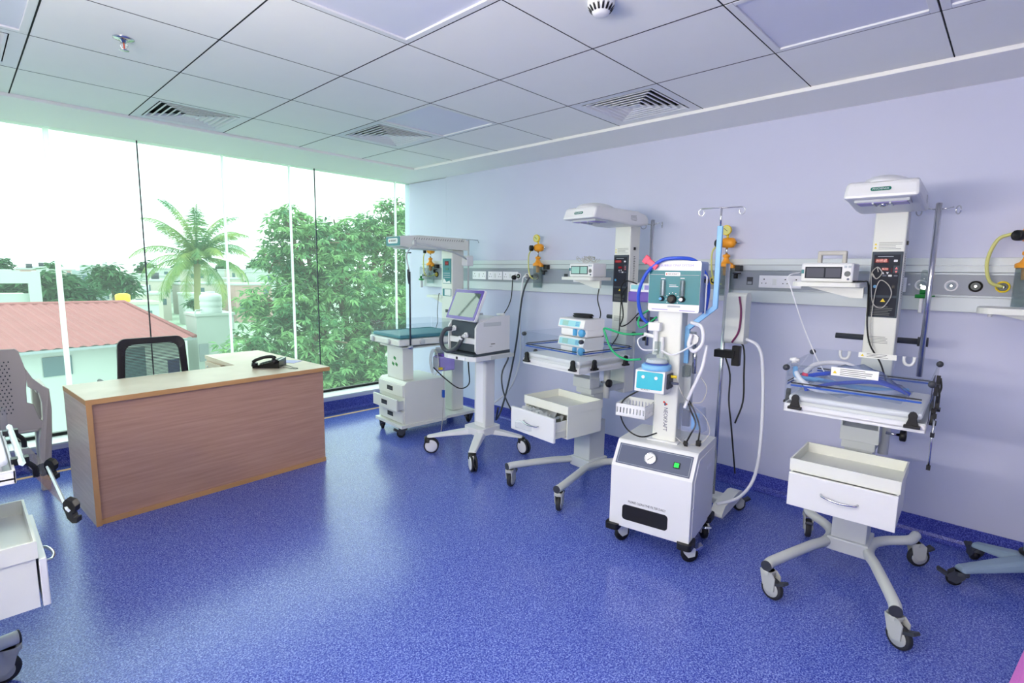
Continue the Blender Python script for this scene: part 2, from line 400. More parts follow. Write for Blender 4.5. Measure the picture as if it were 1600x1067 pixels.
def vent(i, j, label):
    x0, x1, y0, y1 = i*SX+g, min((i+1)*SX, EA)-g, j*SY+g, min((j+1)*SY, EB)-g; cx, cy_ = (x0+x1)/2, (y0+y1)/2
    t = thing('ceiling_vent', label, 'air vent', (cx, cy_, ZC), group='square four-way ceiling air vents'); a, b = (x1-x0)/2, (y1-y0)/2
    def louvre(k, out, inn, z0, z1, nm, mt, th=.004):
        # mitred ring of four sloping blades
        P = lambda s, z: [(-a+s, -b+s, z), (a-s, -b+s, z), (a-s, b-s, z), (-a+s, b-s, z)]
        A, B, C, D = P(out, z0), P(inn, z1), P(inn, z1+th), P(out, z0+th)
        f = []
        for q in range(4):
            r = (q+1) % 4; f += [[q, r, 4+r, 4+q], [8+q, 8+r, 12+r, 12+q], [4+q, 4+r, 8+r, 8+q], [12+q, 12+r, r, q]]
        return MB().add(A+B+C+D, f).ob(nm, mt, t)
    louvre(0, 0, .056, 0, .003, 'frame', 'vent_white')
    for k in range(6): louvre(k, .062+.037*k, .072+.037*k, .0, .0, 'blade', 'vent_white', .002); louvre(k, .072+.037*k, .09+.037*k, .0, .022, 'blade', 'vent_white', .002)
    MB().box(-.03, .03, -.03, .03, .004, .008).ob('centre_cap', 'vent_white', t)
    MB().box(-a+.03, a-.03, -b+.03, b-.03, .05, .06).ob('duct', 'shadow_gap', t)
vent(2, 6, 'square louvred ceiling air vent at the window border'); vent(4, 5, 'square louvred ceiling air vent nearest the room corner')
vent(5, 2, 'square louvred ceiling air vent against the right wall border'); vent(0, 5, 'ceiling air vent cut by the left edge')
mat('wall_fill_lit', (240, 240, 240), .5, emit=(255, 246, 232), estr=WALL_FILL)  # added long lamps out of view, filling in light from the camera side
for y, lab in ((.12, 'long white wall lamp out of view on the left wall behind the camera'), (1.4, 'long white wall lamp out of view on the left wall beside the camera')):
    t = thing('wall_fill_light', lab, 'fill light', (XL, y, 1.64), group='wall lamps over the left bays')
    MB().prism([(0, -.09), (.085, -.075), (.088, -.06), (.02, .06), (0, .075)], -.62, .62, 'y').ob('housing', 'white_metal', t, .003)
    MB().obox((.056, 0, 0), (.003, 0, .0018), (0, .6, 0), (-.034, 0, .056)).ob('diffuser', 'wall_fill_lit', t)
sd = thing('smoke_detector', 'round white smoke detector on a ceiling tile', 'smoke detector', (2.07, .94, ZC))
MB().lathe((0, 0, 0), (0, 0, -1), [(.052, 0), (.052, .012), (.05, .02), (.036, .034), (.03, .046), (.018, .05), (0, .051)], 32, False).ob('body', 'white_metal', sd)
for k in range(16):
    a = 2*PI*k/16; c, s = math.cos(a), math.sin(a)
    MB().obox((c*.043, s*.043, -.028), (c*.003, s*.003, .002), (-s*.004, c*.004, 0), (c*.005, s*.005, .008)).ob('slot', 'black', sd)
sp = thing('fire_sprinkler', 'small pendant fire sprinkler with red bulb on ceiling', 'sprinkler', (.9, 2.743, ZC))
MB().lathe((0, 0, 0), (0, 0, -1), [(.042, 0), (.042, .003), (.03, .008), (.012, .01), (.01, .02), (0, .02)], 24, False).ob('rosette', 'chrome', sp)
m = MB()
for s in (-1, 1): m.tube([(s*.006, 0, -.018), (s*.014, 0, -.03), (s*.003, 0, -.05)], .0025, 6)
m.ob('frame', 'chrome', sp); MB().cyl((0, 0, -.018), (0, 0, -.048), .0028, n=8).ob('bulb', 'logo_red', sp)
MB().lathe((0, 0, -.05), (0, 0, -1), [(.018, 0), (.019, .002), (0, .003)], 16, False).ob('deflector', 'chrome', sp)

# ------------------------------------------------------------------ wall service rail
RX = 4.003
rail = thing('service_rail', 'long aluminium medical service rail along the lavender wall', 'service rail', (XR, 1.0, 1.45))
ro = Matrix.Translation((-XR, -1.0, -1.45))
R = lambda m, n, mt, bev=0, p=rail: m.xf(ro).ob(n, mt, p, bev)
R(MB().box(RX, XR, YB, 4.66, 1.525, 1.603), 'top_channel', 'alu', .003)
R(MB().box(RX-.004, XR, YB, 4.66, 1.560, 1.566), 'groove', 'alu_line')
R(MB().box(RX-.003, XR, YB, 4.66, 1.512, 1.523), 'groove', 'alu_line')
R(MB().box(RX+.01, XR, YB, 4.66, 1.40, 1.512), 'panel', 'rail_gray')
R(MB().box(RX-.003, XR, YB, 4.66, 1.393, 1.403), 'groove', 'alu_line')
R(MB().box(RX, XR, YB, 4.66, 1.313, 1.393), 'bottom_channel', 'alu', .003)
PX = RX+.01
def socket(y, w, gangs):
    p = R(MB().box(PX-.008, PX, y-w/2, y+w/2, 1.413, 1.494), 'socket_plate', 'socket_white', .002)
    n = len(gangs)
    for k, gk in enumerate(gangs):
        cyy = y+w/2-w*(k+.5)/n
        if gk == 's': R(MB().box(PX-.011, PX-.008, cyy-.013, cyy+.013, 1.432, 1.474), 'switch', 'white_metal', .001, p)
        else:
            m = MB()
            for dy, dz, rr_ in ((0, .016, .0045), (.013, -.01, .0035), (-.013, -.01, .0035)): m.cyl((PX-.0081, cyy+dy, 1.453+dz), (PX-.0095, cyy+dy, 1.453+dz), rr_, n=8)
            R(m, 'pin_holes', 'black', 0, p)
socket(3.467, .2, 'oso'); socket(3.255, .2, 'oso'); socket(2.36, .27, 'oso'); socket(.81, .262, 'osoo'); socket(.2, .125, 'os'); socket(1.55, .27, 'oo'); socket(3.7, .2, 'oso')
def outlet(y, ringm, facem):
    p = R(MB().lathe((PX, y, 1.453), (-1, 0, 0), [(.03, 0), (.03, .006), (.026, .009), (.0255, .007), (0, .007)], 28, False), 'gas_outlet', ringm)
    R(MB().lathe((PX-.007, y, 1.453), (-1, 0, 0), [(.021, 0), (.021, .003), (.010, .0045), (.010, .001), (0, .001)], 24, False), 'face', facem, 0, p)
    R(MB().cyl((PX-.008, y, 1.453), (PX-.015, y, 1.453), .006, n=12), 'nozzle', 'chrome', 0, p)
for y, a, b in ((3.148, 'socket_white', 'black'), (3.04, 'socket_white', 'black'), (2.928, 'black', 'dark_plastic'), (-.06, 'socket_white', 'print_lite'), (-.16, 'black', 'print_gray'), (-.266, 'yellow', 'print_gray'), (1.25, 'yellow', 'black'), (4.62, 'socket_white', 'black'), (4.53, 'socket_white', 'black'), (4.40, 'black', 'yellow'), (.07, 'socket_white', 'print_lite')): outlet(y, a, b)
for y in (2.58, 1.003):
    R(MB().box(PX-.003, PX, y-.02, y+.02, 1.43, 1.482), 'data_port', 'dark_plastic', .001)
    R(MB().box(PX-.005, PX-.002, y-.014, y+.014, 1.434, 1.452), 'port_flap', 'rail_gray')
R(MB().lathe((PX, .125, 1.455), (-1, 0, 0), [(.006, 0), (.006, .002), (0, .002)], 12, False), 'screw', 'button_white')

def suction(y, label, mirror=1, outl=None):
    t = thing('suction_unit', label, 'suction unit', (RX, y, 1.45), group='orange wall suction units')
    x = -.05
    MB().lathe((x-.02, 0, .345), (-1, 0, 0), [(.03, -.01), (.034, 0), (.034, .012), (.031, .016), (.030, .011), (0, .011)], 28, False).ob('gauge', 'yellow', t)
    gf = MB().cyl((x-.031, 0, .345), (x-.0325, 0, .345), .0285, n=24).ob('gauge_face', 'hose_yellow', t)
    MB().obox((x-.0335, .004, .348), (.0004, 0, 0), (0, .012, .01), (0, .001, -.0012)).ob('needle', 'black', gf)
    MB().cyl((x, 0, .29), (x, 0, .32), .008, n=12).ob('gauge_stem', 'yellow', t)
    MB().lathe((x, -.045, .262), (0, 1, 0), [(.012, -.012), (.03, 0), (.034, .015), (.034, .06), (.03, .075), (.02, .08)], 20).ob('regulator', 'orange', t)
    MB().lathe((x-.03, .035, .258), (-.8, .6, 0), [(.024, 0), (.026, .004), (.026, .03), (.022, .034), (.018, .03), (0, .03)], 20, False).ob('knob', 'black', t)
    MB().cyl((x, -.055, .262), (x, -.085, .262), .006, n=8).ob('outlet_pin', 'chrome', t)
    MB().cyl((x, 0, .235), (x, 0, .18), .008, n=10).ob('stem', 'chrome', t)
    MB().lathe((x, 0, .10), (0, 0, 1), [(.045, 0), (.046, .006), (.046, .02), (.03, .028), (.02, .045), (.016, .06), (.024, .066), (.024, .08), (.012, .085), (0, .085)], 24, False).ob('jar_lid', 'orange', t)
    MB().cyl((x, 0, .10), (x, 0, .04), .02, .016, n=14).ob('inner_tube', 'orange', t)
    MB().lathe((x, 0, -.1), (0, 0, 1), [(.036, 0), (.042, .004), (.042, .2), (.039, .2), (.039, .008), (0, .008)], 24, False).ob('jar', 'jar_clear', t)
    m = MB().box(x+.005, .0, -.10, -.06, .07, .11).box(x-.02, x+.02, -.1, -.055, .05, .06)
    m.ob('clamp', 'black', t, .003); MB().cyl((x-.005, -.075, .05), (x-.005, -.075, .02), .014, n=10).ob('clamp_screw', 'black', t)
    m = MB().box(x-.02, x+.02, -.06, -.02, .09, .112); m.ob('bracket', 'orange', t, .003)
    o = outl if outl is not None else .06
    MB().tube([(x-.02, .05, .25), (x-.025, .09, .2), (x-.03, .085, .08), (x-.03, .06, .0), (-.035, .03, -.02), (-.02, o, .003)], .006, 8).ob('tube', 'hose_yellow', t)
    return t
suction(2.86, 'orange wall suction unit between ventilator and middle warmer', outl=.068)
suction(1.15, 'orange wall suction unit behind the blue drip pole', outl=.1)
s3 = suction(4.44, 'orange wall suction unit under the far warmer canopy', outl=-.04)
s4 = suction(-.345, 'orange suction unit with curved yellow tube at right edge', outl=.079)
for c in list(s4.children):
    if c.name.startswith('tube'): bpy.data.objects.remove(c)
MB().tube([(-.07, .06, .27), (-.075, .12, .24), (-.06, .15, .13), (-.045, .13, .03), (-.02, .079, .003)], .0085, 10).ob('tube', 'hose_yellow', s4)
for y, lab in ((.055, 'flowmeter with green knob hanging on rail behind chrome pole'), (4.62, 'flowmeter with green knob on rail by the window')):
    t = thing('flowmeter', lab, 'flowmeter', (RX, y, 1.45), group='oxygen flowmeters on the rail')
    MB().lathe((-.045, 0, -.03), (0, 0, 1), [(.012, 0), (.016, .01), (.016, .1), (.012, .115), (0, .118)], 16, False).ob('tube', 'jar_clear', t)
    MB().cyl((-.045, 0, -.045), (-.045, 0, -.02), .014, n=12).ob('body', 'green_knob', t)
    MB().cyl((-.045, .032, -.058), (-.045, -.032, -.058), .011, n=12).cyl((-.045, -.03, -.058), (-.045, -.055, -.054), .004, n=8).ob('valve', 'green_knob', t)
    MB().cyl((0, 0, -.01), (-.045, 0, -.01), .012, n=12).ob('probe', 'chrome', t)
    MB().box(-.055, -.02, -.006, .012, -.15, -.07).ob('humidifier_stem', 'white_metal', t, .004)

# plugs and cords on the rail
t = thing('plugged_lead', 'black plug and cord hanging from the rail above the ventilator', 'power cord', (PX, 3.19, 1.44), group='cords on the rail')
MB().lathe((-.01, 0, 0), (-1, 0, 0), [(.02, 0), (.024, .006), (.02, .03), (.012, .04), (0, .041)], 16, False).ob('plug', 'black', t)
MB().tube([(-.035, 0, -.005), (-.045, 0, -.04), (-.05, .01, -.2), (-.1, .03, -.32), (-.2, .06, -.42), (-.55, -.2, -.36)], .0045, 8).ob('cord', 'cable_black', t)
t = thing('gas_hose', 'grey corrugated gas hose drooping from rail to the floor', 'hose', (PX, 2.93, 1.453), group='gas hoses on the rail')
MB().lathe((-.01, 0, 0), (-1, 0, 0), [(.018, 0), (.018, .03), (.013, .034), (.013, .05)], 16).ob('connector', 'black', t)
MB().tube([(-.05, 0, 0), (-.08, .03, -.03), (-.09, .09, -.2), (-.1, .14, -.6), (-.12, .2, -.95), (-.3, .12, -1.2), (-.5, 0, -1.27), (-.66, -.18, -1.1)], .0085, 8).ob('hose', 'hose_gray', t)
t = thing('gas_hose', 'white gas hose hanging from the rail down the wall', 'hose', (PX, 3.03, 1.453), group='gas hoses on the rail')
MB().lathe((-.01, 0, 0), (-1, 0, 0), [(.015, 0), (.015, .025), (.01, .03), (.01, .04)], 16).ob('connector', 'white_metal', t)
MB().tube([(-.04, 0, 0), (-.055, .02, -.05), (-.05, .05, -.4), (-.05, .04, -.8), (-.12, .12, -1.1), (-.3, .28, -1.3), (-.42, .22, -1.38), (-.54, .1, -1.28)], .0075, 8).ob('hose', 'hose_white', t)

# ------------------------------------------------------------------ casters
def caster(parent, x, y, ang, h=.13, wr_=.052, style='grey'):
    """swivel caster: housing with wheel and brake as sub-parts; ang = rolling direction"""
    c, s = math.cos(ang), math.sin(ang); m4 = Matrix.Translation((x, y, 0)) @ Matrix.Rotation(ang, 4, 'Z')
    ofs = -.028; w = .014
    if style == 'white':
        hs = MB().lathe((0, 0, h-.045), (0, 0, 1), [(.03, 0), (.03, .045), (0, .045)], 20, False).xf(m4).ob('caster', 'black', parent)
        MB().prism(rrect(.03, .09, .014, ofs+.002, .075), -.005, .005, 'y').xf(m4).ob('brake', 'white_metal', hs, .002)
        for sd_ in (-1, 1):
            MB().lathe((ofs, sd_*.007, wr_), (0, sd_, 0), [(wr_-.006, 0), (wr_, .003), (wr_, .013), (wr_-.006, .016), (0, .016)], 28, False).xf(m4).ob('wheel', 'rubber', hs)
            MB().lathe((ofs, sd_*.0232, wr_), (0, sd_, 0), [(wr_-.011, -.003), (wr_-.011, .001), (wr_-.02, .003), (0, .003)], 24, False).xf(m4).ob('hub_cap', 'white_metal', hs)
        MB().box(ofs-.015, ofs+.06, -.006, .006, .045, .055).xf(m4).ob('pedal', 'white_metal', hs, .002)
        return hs
    dark = style == 'black'
    hs = MB()
    for sd_ in (-1, 1): hs.prism([(.026, h), (-.03, h), (-.052, h-.02), (-.05, wr_-.005), (ofs+.012, wr_-.014), (.008, wr_+.012)], sd_*(w+.004), sd_*(w+.010), 'y')
    hs.lathe((0, 0, h-.02), (0, 0, 1), [(.03, 0), (.03, .02), (0, .02)], 20, False).box(-.03, .018, -w-.01, w+.01, h-.012, h)
    hs = hs.xf(m4).ob('caster', 'dark_plastic' if dark and style != 'steel' else ('gray_metal' if style == 'steel' else 'fork_gray'), parent, .002)
    MB().lathe((ofs, -w, wr_), (0, 1, 0), [(wr_-.012, 0), (wr_-.004, .001), (wr_, .007), (wr_, 2*w-.007), (wr_-.004, 2*w-.001), (wr_-.012, 2*w)], 28).xf(m4).ob('wheel', 'black' if style in ('black', 'steel') else 'rubber', hs)
    m = MB()
    for sd_ in (-1, 1): m.lathe((ofs, sd_*w, wr_), (0, sd_, 0), [(wr_-.014, 0), (wr_-.016, .0025), (.012, .0015), (0, .003)], 20, False)
    m.xf(m4).ob('hub_cap', 'black' if style in ('black', 'steel') else 'fork_gray', hs)
    pz = wr_*2-.01
    MB().obox((ofs-.042, 0, pz), (.024, 0, -.012), (0, .018, 0), (.003, 0, .006)).xf(m4).ob('brake_pedal', 'chrome' if style == 'steel' else 'dark_plastic', hs, .002)
    return hs

# ------------------------------------------------------------------ radiant warmers (open infant cots with overhead heater)
def clip(parent, x, y, ax, z):
    """black thumb clip that holds an acrylic side; ax is the outward direction"""
    ax = Vector(ax); t_ = Vector((-ax.y, ax.x, 0)); c = Vector((x, y, z))
    m = MB().obox(c+ax*.012+Vector((0, 0, .003)), ax*.012, t_*.028, (0, 0, .006))
    P = [(-.022, .008), (.022, .008), (.014, .035), (.016, .05), (.01, .062), (0, .066), (-.01, .062), (-.016, .05), (-.014, .035)]
    n = len(P); a = [c+t_*u+Vector((0, 0, v))+ax*.002 for u, v in P]; b = [p+ax*.016 for p in a]
    m.add(a+b, [[i, (i+1) % n, n+(i+1) % n, n+i] for i in range(n)]+[list(range(n))[::-1], list(range(n, 2*n))])
    return m.ob('clip', 'black', parent, .002)
def knob_pair(parent, x, y, z):
    return MB().lathe((x, y, z), (-1, 0, 0), [(.012, -.012), (.014, -.008), (.014, .008), (.01, .014), (0, .014)], 14, False).ob('corner_knob', 'dark_plastic', parent)
def bracket_shelf(t, z, y0, y1, x0, x1):
    """rounded side shelf with a triangular gusset"""
    cy_ = (y0+y1)/2; cx = (x0+x1)/2
    MB().prism(rrect(x1-x0, y1-y0, .03, cx, cy_), z, z+.022, 'z').ob('shelf', 'cream_metal', t, .006)
    MB().prism([(y0-.005, z), (y1-.06, z), (y1-.08, z-.008), (y0+.05, z-.055), (y0-.005, z-.055)], cx-.03, cx-.012, 'x').ob('shelf_bracket', 'cream_metal', t, .002)
def warmer(label, loc, rz, reach=.42, spread=.25, open_=0.0, fold=False, stick=True, shelf=True, pole=True, swivel=(0.6, -.5, 2.6, .4)):
    t = thing('infant_warmer', label, 'infant warmer', loc, rz, 'infant warmers with overhead heater')
    # base
    MB().box(.04, .24, -.09, .09, .115, .185).ob('base_hub', 'gray_metal', t, .006)
    for s in (-1, 1):
        MB().tube([(-reach, s*(spread-.005), .155), (-reach+.07, s*(spread-.02), .158), (-.08, s*.135, .16), (.03, s*.095, .155), (.16, s*.09, .15), (.25, s*.13, .152), (.34, s*(spread-.02), .158), (.42, s*spread, .16)], .024, 12).ob('leg', 'tube_gray', t)
        MB().cyl((-reach-.001, s*(spread-.005), .155), (-reach-.006, s*(spread-.004), .155), .0245, n=16).ob('end_cap', 'dark_plastic', t)
    for (x, y), a in zip(((-reach+.02, spread-.008), (-reach+.02, -spread+.008), (.40, spread-.004), (.40, -spread+.004)), swivel): caster(t, x, y, a, .132)
    # lower column and drawer cabinet
    MB().box(.06, .22, -.075, .075, .18, .46).ob('lower_column', 'gray_metal', t, .004)
    b = MB().box(-.30, .02, -.205, -.197, .44, .60).box(-.30, .02, .197, .205, .44, .60).box(-.30, .02, -.2, .2, .44, .448).box(.012, .02, -.2, .2, .44, .60).box(-.30, .02, -.2, .2, .595, .602)
    b.ob('drawer_cabinet', 'cream_metal', t)
    MB().box(-.306, .024, -.21, -.203, .60, .655).box(-.306, .024, .203, .21, .60, .655).box(-.306, -.299, -.203, .203, .60, .655).box(.017, .024, -.203, .203, .60, .655).box(-.3, .02, -.205, .205, .602, .606).ob('tray', 'cream_metal', t)
    dx = -open_
    d = MB().box(-.325+dx, -.306+dx, -.207, .207, .438, .594).ob('drawer', 'white_metal', t, .003)
    if open_: MB().box(-.306+dx, -.03+dx, -.185, -.178, .455, .56).box(-.306+dx, -.03+dx, .178, .185, .455, .56).box(-.306+dx, -.03+dx, -.18, .18, .452, .458).box(-.306+dx, -.05+dx, -.192, -.186, .485, .5).ob('drawer_box', 'cream_metal', d)
    MB().tube([(-.327+dx, .07, .525), (-.345+dx, .06, .522), (-.356+dx, 0, .515), (-.345+dx, -.06, .516), (-.327+dx, -.07, .517)], .005, 8).ob('handle', 'chrome', d)
    # bed support and rear column
    MB().box(.03, .13, -.085, .075, .70, .77).ob('support_block', 'gray_metal', t, .003)
    MB().box(.06, .42, -.07, .07, .655, .70).ob('support_arm', 'gray_metal', t, .003)
    MB().box(.10, .20, -.06, .06, .44, .70).ob('neck', 'gray_metal', t, .003)
    for y in (-.083, .068): MB().box(.035, .125, y, y+.006, .77, .89).ob('yoke_plate', 'gray_metal', t)
    MB().cyl((.2, -.09, .62), (.2, -.09, .9), .022, n=16).ob('tilt_strut', 'cream_metal', t)
    MB().cyl((.13, -.10, .745), (.13, -.155, .745), .007, n=10).ob('knob_shaft', 'chrome', t)
    MB().lathe((.13, -.155, .745), (0, -1, 0), [(.024, 0), (.028, .004), (.028, .022), (.022, .026), (0, .026)], 10, False).ob('lock_knob', 'black', t)
    MB().box(.42, .53, -.07, .07, .62, 1.83).ob('column', 'cream_metal', t, .006)
    # bed
    m = MB().box(-.275, .255, -.265, .265, .875, .884)
    for q in ((-.275, .255, -.265, -.258), (-.275, .255, .258, .265), (-.275, -.268, -.265, .265), (.248, .255, -.265, .265)): m.box(*q, .865, .905)
    bed = m.ob('bed_tray', 'white_metal', t, .002)
    MB().box(-.25, .235, -.235, .235, .884, .93).ob('mattress', 'sheet_white', bed, .014)
    MB().box(-.262, .245, -.25, .25, .915, .942).ob('cover_sheet', 'sheet_white', bed, .010)
    def side(nm, x0, x1, y0, y1, z0, z1, axn):
        o = MB().box(x0, x1, y0, y1, z0, z1).ob(nm, 'acrylic', bed, .002)
        zz = z0+.10
        # two printed bands along the sheet
        if axn == 'x':
            MB().box(x0-.0006, x0-.0001, y0+.02, y1-.02, zz, zz+.006).ob('band', 'black', o); MB().box(x0-.0006, x0-.0001, y0+.02, y1-.02, zz-.013, zz-.005).ob('band', 'stripe_blue', o)
        else:
            MB().box(x0+.02, x1-.02, y0-.0006, y0-.0001, zz, zz+.006).ob('band', 'black', o); MB().box(x0+.02, x1-.02, y0-.0006, y0-.0001, zz-.013, zz-.005).ob('band', 'stripe_blue', o)
        return o
    z0, z1 = .9, 1.09
    sb = side('acrylic_side', .25, .256, -.26, .26, z0, z1+.02, 'x'); side('acrylic_side', -.27, .25, .262, .268, z0, z1, 'y'); side('acrylic_side', -.27, .25, -.268, -.262, z0, z1, 'y')
    if not fold:
        sf = side('acrylic_side', -.276, -.27, -.262, .262, z0, z1, 'x')
        if stick:
            MB().box(-.2775, -.2765, -.09, .085, 1.06, 1.098).ob('warning_label', 'sticker', sf); lines(MB(), (-.278, -.012, 1.079), FX, .125, 4, .008, .0024).ob('print', 'print_dark', sf)
            MB().add([(-.2782, .078, 1.07), (-.2782, .062, 1.07), (-.2782, .07, 1.084)], [(0, 1, 2)]).ob('warning_mark', 'warn_yellow', sf)
    if stick:
        MB().box(.2485, .2495, -.10, .06, 1.085, 1.112).ob('warning_label', 'sticker', sb); lines(MB(), (.248, -.03, 1.1), FX, .11, 3, .007, .002, seed=4).ob('print', 'print_dark', sb)
        MB().add([(.2478, .05, 1.093), (.2478, .036, 1.093), (.2478, .043, 1.105)], [(0, 1, 2)]).ob('warning_mark', 'warn_yellow', sb)
        for y in (.12, -.15): MB().tube([(.243, y+.02, 1.112), (.243, y+.02, 1.09), (.243, y+.012, 1.074), (.243, y, 1.07), (.243, y-.012, 1.074), (.243, y-.02, 1.09), (.243, y-.02, 1.112)], .007, 8, 2).ob('tube_hook', 'white_metal', sb)
    for y in (.215, -.22): clip(bed, -.276, y, (-1, 0, 0), .886) if not fold else None
    for x in (-.15, .16):
        clip(bed, x, -.268, (0, -1, 0), .886); clip(bed, x, .268, (0, 1, 0), .886)
    for y in (.268, -.268):
        if not fold: knob_pair(bed, -.268, y, 1.07)
        knob_pair(bed, .246, y, 1.09)
    if fold:
        # front sheet let down outward
        pn = MB().obox((-.335, 0, .83), (-.004, 0, -.004), (0, .26, 0), (-.06, 0, .0).__class__((-.045, 0, -.085)) if False else (-.045, 0, -.085)).ob('acrylic_side', 'acrylic', bed, .002)
        MB().obox((-.381, 0, .747), (-.003, 0, -.005), (0, .262, 0), (.003, 0, -.002)).ob('sheet_edge', 'acryl_edge', pn)
        MB().obox((-.291, 0, .918), (-.004, 0, .004), (0, .262, 0), (.004, 0, .003)).ob('sheet_edge', 'acryl_edge', pn)
        for y in (.24, -.24):
            P = [(0, .0), (.026, .004), (.038, .02), (.034, .04), (.022, .05), (.026, .064), (.04, .06), (.038, .08), (.018, .084), (0, .07), (-.006, .05), (-.014, .034), (-.012, .012)]
            m = MB(); n = len(P); a = [Vector((-.378-u*.5, y+u*.9, .775-w_*.9)) for u, w_ in P]; b_ = [p+Vector((-.014, 0, .008)) for p in a]
            m.add(a+b_, [[i, (i+1) % n, n+(i+1) % n, n+i] for i in range(n)]+[list(range(n))[::-1], list(range(n, 2*n))]).ob('clip', 'black', pn, .002)
        for y in (-.19, .19):
            MB().box(-.31, -.27, y-.014, y+.014, .9, .92).tube([(-.30, y, .905), (-.32, y, .88), (-.322, y, .85)], .008, 6).ob('hinge', 'black', bed)
    # control panel
    cp = MB().box(.411, .42, -.066, .066, 1.285, 1.625).ob('control_panel', 'panel_dark', t, .003)
    MB().box(.4095, .411, -.056, .056, 1.40, 1.61).ob('upper_field', 'panel_face', cp); MB().box(.4095, .411, -.058, .058, 1.292, 1.388).ob('lower_field', 'panel_face', cp)
    def pp(nm, mt, y, z, w, h, r=None, th=.001): return plate(MB(), (.4094, y, z), FX, w, h, th, r).ob(nm, mt, cp)
    pp('display', 'red_dim', .022, 1.578, .06, .022); pp('display', 'red_dim', .004, 1.535, .034, .016)
    text('888', .024, 'red_led', cp, (.4082, .022, 1.578), width=.048); text('888', .016, 'red_led', cp, (.4082, .004, 1.535), width=.026)
    pp('button', 'button_white', -.038, 1.578, .016, .011, .002); pp('bar_graph', 'red_dim', -.024, 1.53, .004, .022); pp('button_field', 'panel_dark', -.043, 1.535, .024, .038)
    for z, s in ((1.54, 1), (1.522, -1)): MB().add([(.4075, -.038, z-.005*s), (.4075, -.05, z-.005*s), (.4075, -.044, z+.007*s)], [(0, 1, 2) if s > 0 else (0, 2, 1)]).ob('arrow_button', 'button_pink', cp)
    for y, s in ((.011, 1), (-.008, -1)): MB().add([(.4075, y+.006, 1.515-.005*s), (.4075, y-.006, 1.515-.005*s), (.4075, y, 1.515+.007*s)], [(0, 1, 2) if s > 0 else (0, 2, 1)]).ob('arrow_button', 'button_white', cp)
    pp('button', 'button_white', -.02, 1.502, .016, .01, .003); pp('button', 'slate', .004, 1.502, .018, .008, .002); pp('button', 'slate', -.044, 1.502, .016, .007, .002)
    pp('sensor_socket', 'dial_blue', .04, 1.445, .014, .016, .006, .004); pp('power_switch', 'black', -.038, 1.445, .013, .016, None, .004)
    lines(MB(), (.4092, -.005, 1.60), FX, .09, 1, .01, .0035).ob('print', 'print_lite', cp); lines(MB(), (.4092, .0, 1.32), FX, .1, 6, .0085, .0028).ob('print', 'print_gray', cp)
    MB().add([(.4090, .011, 1.366), (.4090, -.011, 1.366), (.4090, 0, 1.384)], [(0, 1, 2)]).ob('warning_mark', 'warn_yellow', cp)
    lines(MB(), (.4195, -.008, 1.655), FX, .1, 5, .008, .0024, seed=2).ob('column_print', 'print_gray', t); plate(MB(), (.4195, .055, 1.663), FX, .01, .01, .0005).plate if False else None
    for z in (1.664, 1.646): MB().add([(.419, .062, z-.005), (.419, .05, z-.005), (.419, .056, z+.006)], [(0, 1, 2)]).ob('warning_mark', 'warn_yellow', t)
    lines(MB(), (.4195, 0, 1.165), FX, .1, 5, .008, .0024, seed=3).ob('column_print', 'print_gray', t)
    lines(MB(), (.475, -.0702, 1.5), FY, .022, 20, .012, .006, seed=8).ob('side_print', 'print_gray', t)
    MB().box(.46, .475, -.078, -.07, 1.66, 1.68).ob('side_switch', 'black', t)
    # heater head
    prof = [(-.055, 1.846), (-.03, 1.918), (0, 1.926), (.42, 1.922), (.5, 1.905), (.53, 1.885), (.53, 1.835), (.42, 1.822), (.30, 1.822), (.06, 1.842)]
    m = MB(); n = len(prof); L = []
    for y, k in ((-.143, 0), (-.137, 1), (.137, 1), (.143, 0)):
        L.append([(x, y if z < 1.88 else y*.955, z) for x, z in prof])
    hd = m.ring([L[0], L[3]], True, False).ob('heater_head', 'white_metal', t, .014)
    MB().ell((.13, 0, 1.917), .17, .1, .045, 28, 8, 0).ob('lamp_dome', 'white_metal', hd)
    MB().box(.0, .135, -.105, .105, 1.832, 1.846).ob('lamp_frame', 'gray_metal', hd, .003)
    MB().box(.01, .125, -.095, .095, 1.829, 1.833).ob('reflector', 'lilac', hd)
    for y in (-.033, .033): MB().box(.008, .127, y-.003, y+.003, 1.824, 1.832).ob('grille_bar', 'gray_metal', hd)
    MB().ell((.075, 0, 1.828), .02, .02, .012, 12, 6).ob('lamp', 'chrome', hd)
    ax = Vector((.025, 0, .072)).normalized(); bx = (Vector((0, -1, 0)), ax)
    bd = plate(MB(), (-.0437, 0, 1.884), bx, .078, .017, .0016, .0082).ob('badge', 'green_badge', hd)
    text('PHOENIX', .0135, 'button_white', bd, (-.0458, 0, 1.884), bx, width=.062)
    lines(MB(), (.36, -.1405, 1.872), FY, .07, 5, .008, .0026, seed=5).ob('side_print', 'print_gray', hd)
    MB().cyl((.47, 0, 1.82), (.47, 0, 1.832), .05, n=20).ob('head_pivot', 'gray_metal', t)
    if shelf: bracket_shelf(t, 1.44, .075, .385, .18, .42)
    MB().cyl((.55, .22, 1.16), (.55, -.185, 1.16), .016, n=14).ob('accessory_rail', 'dark_plastic', t)
    MB().box(.525, .56, -.03, .03, 1.12, 1.2).ob('rail_mount', 'dark_plastic', t)
    MB().cyl((.55, -.155, 1.16), (.55, -.2, 1.16), .025, n=14).ob('rail_clamp', 'dark_plastic', t)
